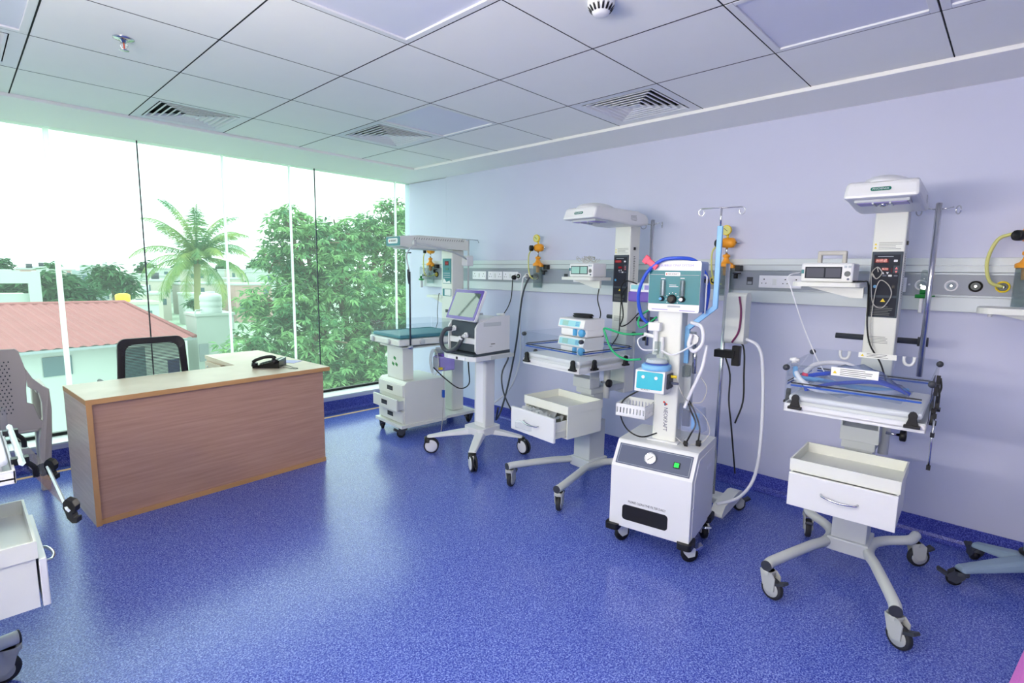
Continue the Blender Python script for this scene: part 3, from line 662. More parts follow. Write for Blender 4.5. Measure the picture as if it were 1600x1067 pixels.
    if pole:
        MB().cyl((.52, -.18, .98), (.52, -.18, 1.865), .0135, n=16).ell((.52, -.18, 1.865), .0135, .0135, .008, 16, 4, 0).ob('drip_pole', 'chrome', t)
        m = MB()
        for s in (1, -1):
            m.tube([(.52, -.18, 1.835), (.52, -.18+s*.06, 1.845)], .003, 6, 1)
            m.torus((.52, -.18+s*.078, 1.83), (.5, .85*s, 0), .02, .003, 18, 6)
        m.ob('drip_hook', 'chrome', t)
    return t
w3 = warmer('nearest right infant warmer with closed drawer and blue tubing in bed', (3.2, .165, 0), .04, swivel=(1.2, 1.0, .3, 2.2))
w2 = warmer('middle infant warmer with half-open drawer and pumps stacked on bed', (3.2, 1.82, 0), -.12, open_=.10, stick=False, swivel=(-2.7, -2.6, .5, 1.0))
wl = warmer('infant warmer cut by the left edge with acrylic side let down', (.075, 1.975, 0), PI, reach=.25, spread=.2, fold=True, shelf=False, pole=False, swivel=(0, 2.9, 0, 0))
# extra rods on the near warmer's right side
for z, x in ((1.02, .0), (1.0, -.12)): MB().box(x-.006, x+.006, -.284, -.270, z, z+.05).tube([(x, -.284, z+.04), (x, -.29, z+.0), (x, -.285, z-.03)], .004, 6).ob('side_catch', 'black', w3)
MB().cyl((-.2, -.285, .70), (-.2, -.285, .93), .004, n=8).ob('release_rod', 'chrome', w3)
for z in (.92, .84, .70): MB().box(-.21, -.19, -.292, -.278, z, z+.018).ob('rod_clip', 'black', w3)

def in_frame(t, x, y, z):
    return t.location + Matrix.Rotation(t.rotation_euler.z, 3, 'Z') @ Vector((x, y, z))
# patient monitors on the warmer shelves
def monitor(label, w, lcd, handle):
    p = in_frame(w, .29, .235 if handle else .21, 1.4625)
    t = thing('pulse_oximeter', label, 'monitor', p, w.rotation_euler.z-.03, 'small monitors on warmer shelves')
    MB().box(-.075, .07, -.125, .115, 0, .1).ob('body', 'white_metal', t, .01)
    sc = MB().box(-.0775, -.0745, -.075, .095, .02, .08).ob('screen_frame', 'panel_face', t)
    MB().box(-.0785, -.0775, .006, .088, .026, .074).ob('screen', lcd, sc); MB().box(-.0785, -.0775, -.07, -.002, .026, .074).ob('screen', lcd, sc)
    MB().lathe((-.0745, -.1, .045), (-1, 0, 0), [(.014, 0), (.014, .003), (.008, .004), (0, .004)], 18, False).ob('dial', 'print_gray', t)
    for y in (-.09, -.108): MB().box(-.078, -.0745, y-.006, y+.006, .075, .087).ob('button', 'print_lite', t)
    MB().cyl((-.0745, -.105, .018), (-.079, -.105, .018), .006, n=10).ob('button', 'slate', t)
    MB().box(-.079, -.0745, .1, .112, .045, .065).ob('cable_socket', 'teal', t)
    for x in (-.05, .05): MB().box(x-.01, x+.01, -.1, .09, -.0005, .002).ob('foot', 'rubber', t)
    if handle: MB().box(.0, .03, .04, .06, .095, .15).box(.0, .03, -.075, -.055, .095, .15).box(.0, .03, -.075, .06, .142, .165).ob('handle', 'cable_gray', t, .006)
    return t
m3 = monitor('white pulse oximeter with carry handle on near warmer shelf', w3, 'lcd_dark', True)
m2 = monitor('white pulse oximeter with pale green screen on middle warmer shelf', w2, 'lcd_green', False)
def cord(name, label, pts, r, mt, cat='cable', group=None):
    P = [Vector(p) for p in pts]; o = MB().tube([p-P[0] for p in P], r, 8, 6).ob(name, mt); o.location = P[0]
    return tag(o, label, cat, group)
F3 = lambda x, y, z: in_frame(w3, x, y, z)
F2 = lambda x, y, z: in_frame(w2, x, y, z)
cord('sensor_cable', 'thin white cable from near monitor down into the warmer bed', [F3(.21, .355, 1.51), F3(.17, .40, 1.49), F3(.16, .37, 1.40), F3(.19, .3, 1.2), F3(.2, .2, 1.0), F3(.1, .1, .96)], .003, 'hose_white')
cord('probe_cable', 'coiled white sensor cable looped over near control panel', [F3(.395, .03, 1.52)]+[F3(.39, .035+.022*math.cos(a), 1.515+.03*math.sin(a)) for a in (1.6, 3.1, 4.7, 6.3, 7.9, 9.4, 11, 12.5)]+[F3(.39, .055, 1.46), F3(.39, .04, 1.36), F3(.39, 0, 1.335), F3(.39, -.03, 1.38), F3(.39, -.035, 1.42), F3(.39, -.015, 1.46), F3(.395, .02, 1.475), F3(.39, .035, 1.40), F3(.395, .04, 1.25), F3(.395, .03, 1.17), F3(.39, .02, 1.13)], .0022, 'cable_gray')
cord('power_cable', 'black cable running down the near warmer column into bed', [F3(.22, .11, 1.47), F3(.30, .08, 1.47), F3(.40, .07, 1.46), F3(.40, .062, 1.36), F3(.395, .055, 1.24), F3(.37, .03, 1.14), F3(.3, -.03, 1.06), F3(.22, -.07, .98)], .004, 'cable_black')
cord('monitor_cable', 'black cables hanging below middle warmer shelf', [F2(.3, .10, 1.38), F2(.3, .11, 1.3), F2(.31, .085, 1.2), F2(.31, .1, 1.12), F2(.34, .085, 1.0)], .004, 'cable_black')
t = thing('coiled_leads', 'bundle of thin grey leads heaped on the middle monitor', 'cable', F2(.30, .22, 1.563))
m = MB(); rg = random.Random(3)
for k in range(9):
    a0 = rg.uniform(0, 6); cx, cy_ = rg.uniform(-.02, .02), rg.uniform(-.05, .05); R_ = rg.uniform(.025, .045)
    m.tube([(cx+R_*math.cos(a0+i), cy_+1.2*R_*math.sin(a0+i), .003+rg.uniform(0, .05)) for i in range(7)], .0016, 5)
m.ob('loops', 'cable_gray', t)

# infusion pumps stacked on the middle bed
def pump(z, label):
    t = thing('infusion_pump', label, 'infusion pump', F2(-.0, -.01, z), w2.rotation_euler.z-.05, 'infusion pumps stacked on the bed')
    MB().box(-.07, .1, -.125, .125, .0, .056).ob('lower_body', 'pump_white', t, .012)
    MB().prism([(-.095, .06), (-.08, .118), (.1, .122), (.1, .05), (-.07, .05)], -.125, .125, 'y').ob('upper_body', 'pump_white', t, .01)
    sl = (Vector((0, -1, 0)), Vector((.015, 0, .058)).normalized())
    f = plate(MB(), (-.0885, .015, .088), sl, .20, .04, .001, .004).ob('keypad', 'pump_teal', t)
    plate(MB(), (-.0897, .055, .088), sl, .055, .033, .001).ob('screen', 'lcd_green', f)
    for i in range(3):
        for j in range(3): plate(MB(), (-.0897+.0022*(j-1), -.05-.011*i, .088+.0095*(j-1)), sl, .008, .0065, .0012).ob('key', 'dial_blue', f)
    for i, mt in enumerate(('switch_green', 'button_white', 'logo_red')): plate(MB(), (-.0897, -.005-.013*i, .08), sl, .009, .006, .0012).ob('key', mt, f)
    MB().obox((-.08, -.03, .03), (.012, 0, 0), (0, .012, 0), (0, 0, .022)).ob('clamp_lever', 'dial_blue', t, .004)
    MB().lathe((-.066, -.095, .03), (-1, 0, 0), [(.024, 0), (.028, .01), (.026, .025), (.01, .03), (0, .03)], 8, False).ob('plunger_dial', 'dial_blue', t)
    return t
pump(.944, 'lower white infusion pump with teal keypad on middle bed'); pump(1.067, 'upper white infusion pump under the coiled black cord')
t = thing('extension_lead', 'coiled black power cord lying on the upper infusion pump', 'power cord', F2(.0, -.03, 1.1895))
m = MB()
for k in range(4): m.tube([(.03*math.cos(a)+.004*k, .075*math.sin(a)+.01*(k % 2), .006+.006*k) for a in (0, 1.05, 2.1, 3.14, 4.2, 5.25)], .0045, 6, 5, True)
m.ob('coils', 'cable_black', t)
cord('power_cable', 'black cord looping off the back of the stacked pumps', [F2(.08, -.06, 1.16), F2(.1, -.1, 1.14), F2(.1, -.125, 1.06), F2(.08, -.11, .99), F2(.06, -.07, .98)], .005, 'cable_black')
# syringe pump on the middle pole
t = thing('syringe_pump', 'white and purple syringe pump clamped behind the middle column', 'infusion pump', F2(.42, -.22, 1.30), -.2)
MB().box(-.07, .05, -.13, .09, .05, .13).ob('upper_body', 'pump_white', t, .015); MB().box(-.08, .04, -.11, .09, 0, .07).ob('lower_body', 'purple', t, .01)
MB().box(-.0715, -.068, -.04, .07, .085, .115).ob('screen', 'pump_teal', t); MB().box(-.0715, -.068, -.09, -.05, .085, .115).ob('keypad', 'lilac', t)
MB().box(.04, .1, -.01, .06, .02, .09).ob('pole_clamp', 'dark_plastic', t, .004)
cord('power_cable', 'black cable looping from the purple syringe pump', [F2(.36, -.2, 1.42), F2(.33, -.12, 1.44), F2(.33, -.075, 1.38), F2(.35, -.09, 1.2), F2(.36, -.06, 1.12), F2(.37, -.12, 1.14), F2(.38, -.2, 1.22)], .0045, 'cable_black')
cord('power_cable', 'black cable running down beside the middle column', [F2(.37, -.1, 1.4), F2(.39, -.04, 1.34), F2(.39, -.03, 1.2), F2(.38, -.03, 1.06), F2(.3, -.03, .97)], .004, 'cable_black')
# bags in the open drawer
t = thing('plastic_bags', 'crumpled clear plastic packets in the open drawer', 'packets', F2(-.345, 0, .459))
for k in range(4):
    rg = random.Random(k+20); n = 7; G = [[(-.06+.12*i/(n-1)+.02*k, -.16+.08*k+.12*j/(n-1), .10+rg.uniform(-.02, .035)) for j in range(n)] for i in range(n)]
    v = [p for r_ in G for p in r_]; m = MB().add(v, [[i*n+j, i*n+j+1, (i+1)*n+j+1, (i+1)*n+j] for i in range(n-1) for j in range(n-1)], True); m.ob('packet', 'bag_white', t)
MB().box(-.08, .04, -.16, .16, 0, .055).ob('lining', 'bag_white', t, .01)
# tubing in the near bed
t = thing('tubing_pack', 'bagged blue and white breathing tubes lying in near bed', 'breathing tubes', F3(0, .04, .943))
for nm, mt, pts, r in (('tube', 'hose_white', [(-.22, .19, .1), (-.24, .16, .07), (-.22, .1, .03), (-.1, 0, .018), (0, -.12, .018), (.1, -.18, .018)], .011), ('tube', 'sky_blue', [(-.2, .2, .12), (-.22, .18, .08), (-.12, .1, .06), (0, 0, .03), (.08, -.12, .02), (.15, -.2, .02)], .011),
                       ('tube', 'hose_blue', [(-.17, .17, .075), (-.1, .1, .09), (.05, 0, .09), (.12, -.1, .05), (.1, -.2, .015)], .01), ('tube', 'hose_white', [(-.1, .18, .09), (0, .15, .12), (.1, .05, .12), (.16, -.05, .06), (.12, -.15, .02)], .011),
                       ('tube', 'hose_blue', [(-.2, .15, .02), (-.1, .05, .05), (.02, -.1, .06), (.05, -.22, .02)], .009), ('tube', 'pink_clip', [(-.19, .17, .09), (-.18, .15, .085)], .009)):
    MB().tube(pts, r, 10).ob(nm, mt, t)
for p in ((-.2, .205, .14), (-.2, .18, .05)): MB().cyl(p, (p[0], p[1]+.004, p[2]+.025), .012, n=10).cyl((p[0], p[1]-.02, p[2]+.015), (p[0], p[1]+.02, p[2]+.015), .008, n=8).ob('connector', 'white_metal', t)
rg = random.Random(5); n = 12
G = [[(-.23+.4*i/(n-1), -.22+.4*j/(n-1), .02+(.12*math.sin(PI*i/(n-1))*math.sin(PI*j/(n-1)))+rg.uniform(-.012, .012)) for j in range(n)] for i in range(n)]
MB().add([p for r_ in G for p in r_], [[i*n+j, i*n+j+1, (i+1)*n+j+1, (i+1)*n+j] for i in range(n-1) for j in range(n-1)], True).ob('bag', 'bag_clear', t)

# ------------------------------------------------------------------ breathing-support tower (compressor cabinet with column)
cp = thing('cpap_machine', 'white wheeled CPAP compressor tower with teal flow panel', 'medical machine', (2.945, 1.015, 0), .16)
BX, BY, Z0, Z1 = .235, .218, .115, .58
prof = [(-BX, Z0), (-BX, .455), (-BX+.085, Z1-.005), (-BX+.095, Z1), (BX-.02, Z1), (BX-.02, Z0)]
MB().prism(prof, -BY, BY, 'y').ob('cabinet', 'white_metal', cp, .006)
MB().prism([(-BX+.04, Z0+.02), (-BX+.04, .44), (-BX+.11, .54), (BX-.05, .54), (BX-.05, Z0+.02)], -BY-.004, -BY+.001, 'y').ob('side_panel', 'white_metal', cp, .002)
for x, z in ((-BX+.03, .3), (-BX+.03, .14), (BX-.035, .3), (BX-.035, .5), (BX-.035, .14)): MB().cyl((x, -BY, z), (x, -BY-.005, z), .005, n=8).ob('screw', 'gray_metal', cp)
MB().box(.04, .12, -BY-.006, -BY, .44, .465).ob('side_grip', 'hose_white', cp, .004)
sl = (Vector((0, -1, 0)), Vector((.085, 0, .12)).normalized())
nrm = sl[0].cross(sl[1])
c0 = Vector((-BX+.0425, 0, .515))
fp = plate(MB(), c0, sl, .40, .115, .002, .003).ob('control_strip', 'slate', cp)
q = MB()
for dx, dy, w, h in ((0, .05, .385, .0015), (0, -.05, .385, .0015), (.192, 0, .0015, .1), (-.192, 0, .0015, .1)): plate(q, c0+nrm*.002+sl[0]*dx+sl[1]*dy, sl, w, h, .0004)
q.ob('border_line', 'print_lite', fp)
gp = c0+nrm*.002-sl[0]*.015
gg = MB().lathe(gp, nrm, [(.032, 0), (.032, .012), (.029, .015), (.028, .010), (0, .010)], 28, False).ob('gauge', 'chrome', fp); 
MB().cyl(gp+nrm*.0102, gp+nrm*.0112, .0275, n=24).ob('gauge_face', 'white_metal', fp)
nd = gp+nrm*.0122; MB().obox(nd, (sl[0]+sl[1]).normalized()*.018, (sl[0]-sl[1]).normalized()*.0012, nrm*.0004).ob('needle', 'black', fp)
sp_ = c0+nrm*.002+sl[0]*.125-sl[1]*.005
plate(MB(), sp_, sl, .034, .032, .004, .002).ob('switch_frame', 'black', fp); plate(MB(), sp_+nrm*.004, sl, .024, .024, .004).ob('power_switch', 'switch_green', fp)
plate(MB(), (-BX, .02, .205), FX, .25, .085, .002, .018).ob('filter_grille', 'black', cp)
text('PLEASE CLEAN THE FILTER DAILY', .018, 'print_dark', cp, (-BX-.0006, .01, .268), width=.205)
for x in (-1, 1):
    for y in (-1, 1):
        xx = -BX+.03 if x < 0 else BX-.05
        MB().prism(rrect(.11, .075, .02, xx, y*(BY-.02)), Z0-.02, Z0+.012, 'z').ob('corner_bumper', 'black', cp, .006)
for x, y, a in ((-.185, .185, 2.6), (-.185, -.185, 2.2), (.16, -.185, .6), (.16, .185, .4)): caster(cp, x, y, a, .1, .045, 'steel')
MB().box(-.05, .06, -.065, .065, Z1, 1.30).ob('column', 'cream_metal', cp, .008)
MB().box(-.075, .085, -.085, .085, Z1, Z1+.008).ob('column_foot', 'white_metal', cp, .002)
ax = (Vector((0, 0, -1)), Vector((0, -1, 0)))
text('NEOKRAFT', .03, 'navy', cp, (-.0506, -.005, .705), ax, width=.13)
lg = MB(); plate(lg, (-.0502, .0, .79), ax, .018, .008, .0006); lg.ob('logo', 'navy', cp)
lg = MB(); plate(lg, (-.0502, .006, .80), (Vector((0, -.7, -.7)), Vector((0, -.7, .7))), .01, .01, .0008); plate(lg, (-.0502, -.008, .79), (Vector((0, -.7, -.7)), Vector((0, -.7, .7))), .009, .009, .0008); lg.ob('logo', 'logo_red', cp)
# flow unit
FUx, FZ0, FZ1 = -.075, 1.295, 1.56
fu = MB().prism(rrect(.27, FZ1-FZ0, .012, 0, (FZ0+FZ1)/2), FUx, .06, 'x').ob('flow_unit', 'steel_blue', cp, .004)
fr = plate(MB(), (FUx, 0, (FZ0+FZ1)/2), FX, .27, FZ1-FZ0, .004, .012).ob('flow_front', 'white_metal', cp)
fx = FUx-.004
plate(MB(), (fx, 0, 1.424), FX, .268, .175, .001).ob('teal_panel', 'teal', fr)
text('BUBBLE CPAP SYSTEM', .016, 'lilac', fr, (fx-.0006, -.01, 1.537), width=.17)
bd = plate(MB(), (fx-.001, .01, 1.493), FX, .08, .02, .001, .004).ob('badge', 'white_metal', fr); text('NEOKRAFT', .012, 'print_dark', bd, (fx-.0023, .005, 1.493), width=.055); plate(MB(), (fx-.0022, .041, 1.493), FX, .007, .007, .0004).ob('badge_mark', 'logo_red', bd)
q = MB(); plate(q, (fx-.001, .092, 1.49), FX, .075, .002, .0004); plate(q, (fx-.001, -.08, 1.488), FX, .095, .002, .0004); q.ob('rule', 'print_lite', fr)
for y, mt in ((.055, 'button_white'), (-.047, 'print_lite')):
    fm = MB().box(fx-.016, fx-.001, y-.014, y+.014, 1.378, 1.462).ob('flow_tube', 'jar_clear', fr, .002); MB().cyl((fx-.009, y, 1.38), (fx-.009, y, 1.46), .005, n=10).ob('bore', mt, fm)
    lines(MB(), (fx-.0165, y+.008, 1.42), FX, .006, 8, .009, .0014, seed=3).ob('scale', 'print_dark', fm)
for y, r_, mt, cap in ((.06, .013, 'black', 'dial_blue'), (.005, .023, 'black', 'black'), (-.048, .015, 'black', 'button_white')):
    k = MB().lathe((fx-.001, y, 1.363), (-1, 0, 0), [(r_, 0), (r_, .014), (r_*.9, .018), (0, .018)], 20, False).ob('knob', mt, fr); MB().cyl((fx-.019, y+.003, 1.363), (fx-.0205, y+.003, 1.363), r_*.62, n=14).ob('knob_cap', cap, k)
q = MB()
for k in range(9):
    a = -.6+k*.54; plate(q, (fx-.001, .005-.033*math.cos(a), 1.363+.033*math.sin(a)), FX, .004, .004, .0004)
lines(q, (fx-.001, 0, 1.432), FX, .05, 2, .008, .003); lines(q, (fx-.001, .055, 1.469), FX, .03, 1, .01, .003); lines(q, (fx-.001, -.047, 1.472), FX, .03, 1, .01, .003)
q.ob('dial_marks', 'button_white', fr)
q = MB(); 
for dy, dz, w, h in ((0, .012, .084, .0015), (0, -.012, .084, .0015), (.042, 0, .0015, .024), (-.042, 0, .0015, .024)): plate(q, (fx-.001, dy-.005, 1.322+dz+.002), FX, w, h, .0004)
q.ob('model_frame', 'button_white', fr); lines(MB(), (fx-.001, -.005, 1.324), FX, .066, 1, .01, .009, ragged=False).ob('model_print', 'print_lite', fr)
q = MB(); lines(q, (fx-.0002, .07, 1.306), FX, .085, 1, .01, .004, ragged=False); lines(q, (fx-.0002, -.075, 1.304), FX, .08, 1, .01, .004, ragged=False); q.ob('print', 'lilac', fr)
MB().tube([(-.02, -.135, 1.49), (-.02, -.165, 1.49), (-.02, -.172, 1.48), (-.02, -.172, 1.44)], .005, 8, 1).ob('side_elbow', 'white_metal', cp)
MB().cyl((-.02, -.172, 1.445), (-.02, -.172, 1.29), .004, n=8).ob('side_pipe', 'white_metal', cp); MB().cyl((.0, -.15, 1.46), (.0, -.175, 1.46), .012, n=12).ob('port', 'black', cp)
fu.location.y = fr.location.y = -.022
# cranked blue pole with drip hook
P = [(.03, -.075, 1.02), (.03, -.075, 1.205), (.03, -.21, 1.325), (.03, -.21, 1.735)]
m = MB()
for a, b in zip(P, P[1:]):
    a, b = Vector(a), Vector(b); d = (b-a).normalized(); n_ = d.cross(Vector((1, 0, 0))).normalized(); m.obox((a+b)/2, d*((b-a).length/2+.006), Vector((.011, 0, 0)), n_*.013)
m.ob('blue_pole', 'sky_blue', cp, .003)
MB().cyl((.03, -.21, 1.73), (.03, -.21, 1.835), .005, n=10).ob('pole_rod', 'chrome', cp)
m = MB().tube([(.03, -.11, 1.832), (.03, -.31, 1.832)], .0032, 6, 1)
for s in (1, -1): m.tube([(.03, -.21+s*.1, 1.832), (.03, -.21+s*.112, 1.822), (.03, -.21+s*.11, 1.802), (.03, -.21+s*.096, 1.796), (.03, -.21+s*.086, 1.808), (.03, -.21+s*.088, 1.82)], .003, 6)
m.ob('drip_hook', 'chrome', cp)
# humidifier
hx = -.12
hb = MB().prism([(hx-.06, .868), (hx-.05, .985), (hx+.07, .985), (hx+.07, .868)], .03, .19, 'y').ob('humidifier', 'white_metal', cp, .006)
hs_ = (Vector((0, -1, 0)), Vector((.01, 0, .117)).normalized()); hn = hs_[0].cross(hs_[1]); hc = Vector((hx-.055, .11, .928))
plate(MB(), hc+hs_[1]*.004, hs_, .14, .092, .0012, .006).ob('humidifier_panel', 'teal_lite', hb)
for y in (.145, .075): MB().cyl(hc+Vector((0, y-.11, .022))+hn*.001, hc+Vector((0, y-.11, .022))+hn*.003, .009, n=16).ob('button', 'button_white', hb)
for y in (.145, .1): plate(MB(), hc+Vector((-.001, y-.11, -.026))+hn*.001, hs_, .038, .016, .0008, .003).ob('display', 'button_white', hb)
text('NEOKRAFT', .012, 'print_dark', hb, hc+Vector((-.0035, .02, -.045))+hn*.0006, hs_, width=.05)
MB().box(hx-.02, hx+.06, .02, .03, .89, .97).ob('side_socket', 'dark_plastic', hb, .003)
MB().cyl((hx+.02, .02, .955), (hx+.02, -.01, .955), .008, n=10).ob('yellow_plug', 'yellow', hb); MB().cyl((hx+.02, .02, .92), (hx+.02, -.02, .92), .007, n=10).ob('probe_plug', 'slate', hb)
MB().lathe((hx+.015, .1, .985), (0, 0, 1), [(.075, 0), (.078, .006), (.078, .024), (.07, .03), (0, .03)], 28, False).ob('heater_ring', 'sky_blue', hb)
ch = MB().lathe((hx+.015, .1, 1.015), (0, 0, 1), [(.062, 0), (.066, .006), (.066, .028), (.058, .045), (.04, .055), (.02, .06), (.016, .075), (.016, .12), (0, .12)], 28, False).ob('water_chamber', 'jar_clear', cp)
MB().cyl((hx+.015, .1, 1.016), (hx+.015, .1, 1.022), .064, n=24).ob('water_line', 'hose_blue', ch)
MB().cyl((hx+.015, .1, 1.024), (hx+.015, .1, 1.04), .058, .05, n=24).ob('chamber_core', 'hose_white', ch)
# valve cluster beside the column
m = MB().cyl((hx+.05, .125, 1.06), (hx+.05, .125, 1.24), .014, n=12).cyl((hx+.05, .125, 1.155), (hx+.05, .19, 1.165), .011, n=10).box(hx+.02, hx+.06, .095, .16, 1.19, 1.235).cyl((hx+.04, .085, 1.05), (hx+.04, .085, 1.16), .012, n=10)
m.ob('valve_block', 'white_metal', cp, .003); MB().cyl((hx+.05, .19, 1.165), (hx+.05, .19, 1.13), .01, n=8).ob('valve_plug', 'black', cp)
for o_ in list(cp.children):
    if o_.name.split('.')[0] in ('humidifier', 'water_chamber', 'valve_block', 'valve_plug'): o_.location.y -= .06
# wire basket tray with slots
bx0, bx1, by0, by1, bz0, bz1 = -.17, .02, .066, .235, .715, .785
m = MB().box(bx0, bx1, by0, by1, bz0, bz0+.004)
def slotwall(m, a, b, n, fixed, axis):
    rail_h = .02; L = b-a
    def bb(u0, u1, z0, z1): m.box(u0, u1, fixed, fixed+.004, z0, z1) if axis == 'x' else m.box(fixed, fixed+.004, u0, u1, z0, z1)
    bb(a, b, bz0, bz0+rail_h); bb(a, b, bz1-rail_h, bz1)
    for k in range(n+1):
        u = a+L*k/n; bb(max(a, u-.006), min(b, u+.006), bz0+rail_h, bz1-rail_h)
slotwall(m, by0, by1, 9, bx0, 'y'); slotwall(m, by0, by1, 9, bx1-.004, 'y'); slotwall(m, bx0, bx1, 9, by1-.004, 'x'); slotwall(m, bx0, bx1, 9, by0, 'x')
m.ob('basket', 'white_metal', cp)
MB().box(-.03, .03, .06, .08, .72, .78).ob('basket_bracket', 'black', cp)
# rear clamp, gauge and bracket
MB().box(.06, .12, -.1, -.02, .75, 1.18).ob('rear_frame', 'gray_metal', cp, .004)
gp2 = Vector((.01, -.12, 1.15)); g2 = MB().lathe(gp2, (-1, 0, 0), [(.028, 0), (.028, .014), (.025, .017), (.024, .012), (0, .012)], 20, False).ob('pressure_gauge', 'chrome', cp); MB().cyl(gp2+Vector((-.0122, 0, 0)), gp2+Vector((-.0132, 0, 0)), .0235, n=20).ob('gauge_face', 'white_metal', g2)
MB().cyl((.04, -.12, .96), (.04, -.12, 1.13), .011, n=10).ob('gauge_pipe', 'chrome', cp)
MB().box(.0, .06, -.1, -.066, .94, 1.0).ob('water_trap', 'jar_clear', cp, .004)
# hoses and leads
H = lambda nm, mt, r, pts: MB().tube(pts, r, 10, 7).ob(nm, mt, cp)
H('hose', 'hose_blue', .0095, [(-.02, .13, 1.22), (-.05, .16, 1.27), (-.09, .165, 1.38), (-.1, .125, 1.49), (-.1, .05, 1.56), (-.09, -.03, 1.575), (-.05, -.11, 1.565), (0, -.155, 1.5), (.03, -.17, 1.42), (.04, -.15, 1.28), (.03, -.08, 1.2)])
MB().obox((-.103, .1, 1.55), (.006, 0, 0), (0, .035, .025), (0, -.009, .013)).obox((-.103, .125, 1.567), (.007, 0, 0), (0, .012, .009), (0, -.013, .018)).ob('hose_clip', 'pink_clip', cp, .005)
sh_ = H('hose', 'hose_green', .006, [(-.06, .19, 1.165), (-.09, .3, 1.16), (-.07, .42, 1.18), (-.07, .42, 1.15), (-.08, .37, 1.06), (-.1, .28, 1.02), (-.1, .19, 1.03)]); sh_.location.y = -.06
H('hose', 'hose_green', .005, [(-.03, .12, 1.3), (-.03, .17, 1.26), (-.05, .175, 1.22), (-.05, .15, 1.2), (-.02, .08, 1.26)])
H('hose', 'hose_white', .004, [(-.06, .16, 1.17), (-.13, .2, 1.14), (-.14, .17, 1.09), (-.1, .1, 1.09)]).location.y = -.06
H('hose', 'hose_white', .0045, [(-.1, .02, 1.09), (-.09, -.03, 1.07), (-.07, -.08, 1.09), (-.03, -.13, 1.13)])
H('hose', 'hose_white', .010, [(.0, -.1, 1.24), (-.02, -.16, 1.22), (-.02, -.17, 1.14), (-.02, -.13, 1.09), (-.02, -.1, 1.12), (-.02, -.11, 1.18)])
H('hose', 'hose_white', .009, [(.03, -.18, 1.12), (.0, -.17, 1.0), (-.02, -.12, .85), (-.03, -.1, .78)])
H('lead', 'cable_black', .004, [(hx, .11, .87), (hx-.03, .2, .8), (hx-.04, .21, .72), (hx-.03, .17, .64), (hx-.02, .09, .61), (-.03, .03, .62)])
H('lead', 'cable_gray', .0025, [(hx+.02, -.06, .955), (hx+.03, -.07, .93), (hx+.04, -.1, .86), (.0, -.12, .8)])
H('lead', 'cable_gray', .0022, [(.0, -.14, .98), (.0, -.2, .9), (.0, -.18, .82), (0, -.13, .8), (0, -.2, .74), (0, -.23, .66), (-.02, -.19, .6), (-.05, -.12, .588), (-.06, -.07, .62)])
H('lead', 'cable_black', .0045, [(.0, -.1, .82), (-.02, -.13, .77), (-.02, -.16, .7), (-.03, -.14, .64), (-.06, -.13, .605)])
H('lead', 'cable_black', .0045, [(.0, -.11, .82), (-.01, -.15, .76), (-.01, -.18, .68), (-.02, -.18, .61)])
MB().obox((-.07, -.128, .597), (.012, 0, -.01), (0, .01, 0), (.006, 0, .008)).obox((-.02, -.182, .597), (.014, 0, 0), (0, .012, .0), (0, 0, .014)).ob('plug', 'black', cp, .002)
bg_ = MB().add([(-.02, -.07, .8), (-.02, -.19, .79), (-.03, -.20, .66), (-.04, -.075, .66), (.05, -.07, .79), (.05, -.19, .78), (.07, -.20, .65), (.07, -.075, .65)], [(0, 3, 2, 1), (4, 5, 6, 7), (0, 4, 7, 3), (1, 2, 6, 5), (3, 7, 6, 2)]).ob('hanging_bag', 'bag_clear', cp)
for y, z, mt in ((-.1, .72, 'slate'), (-.15, .71, 'sky_blue')): MB().box(.0, .02, y-.02, y+.02, z-.05, z+.04).ob('bag_item', mt, bg_, .004)

# dark-grey warmer cart behind the tower (base foot and rear pole with reservoir)
bf = thing('wheeled_stand', 'cream wheeled stand half hidden behind the CPAP tower', 'stand', (3.5, .92, 0), .06)
MB().prism([(-.25, .1), (-.2, .135), (.05, .15), (.12, .135), (.13, .1), (.05, .085), (-.25, .075)], -.11, -.04, 'y').ob('foot', 'cream_metal', bf, .012)
MB().prism([(-.25, .1), (-.2, .135), (.05, .15), (.12, .135), (.13, .1), (.05, .085), (-.25, .075)], .14, .21, 'y').ob('foot', 'cream_metal', bf, .012)
MB().box(-.1, .02, -.06, .16, .09, .13).ob('crossbar', 'cream_metal', bf, .01)
caster(bf, .1, -.075, 2.3, .092, .04); caster(bf, .1, .175, .3, .092, .04); caster(bf, -.22, .175, .3, .092, .04)
MB().cyl((-.04, .02, .12), (-.04, .02, 1.56), .012, n=14).ob('pole', 'chrome', bf)
MB().prism(rrect(.10, .30, .03, -.04, 1.24), -.11, .0, 'y').ob('reservoir', 'cream_metal', bf, .01)
MB().box(-.075, -.005, -.06, .06, 1.0, 1.045).box(-.06, -.02, -.085, -.04, .955, 1.075).ob('pole_clamp', 'black', bf, .004)
MB().tube([(-.1, -.075, 1.37), (-.102, -.09, 1.28), (-.102, -.085, 1.17), (-.1, -.05, 1.1)], .006, 8).ob('suction_line', 'maroon', bf)
MB().tube([(-.04, -.11, 1.12), (-.03, -.18, 1.08), (-.02, -.21, .95), (-.02, -.23, .6), (-.04, -.22, .32), (-.1, -.16, .18), (-.2, -.06, .135)], .0095, 10).ob('drain_hose', 'hose_white', bf)
MB().tube([(-.04, -.02, 1.1), (-.05, -.1, 1.08), (-.06, -.12, .9), (-.08, -.13, .75), (-.1, -.1, .62)], .005, 8).ob('lead', 'cable_black', bf)
MB().tube([(-.04, .0, 1.0), (-.06, -.04, .9), (-.08, -.05, .75), (-.1, -.08, .6), (-.06, -.11, .3)], .005, 8).ob('lead', 'cable_black', bf)

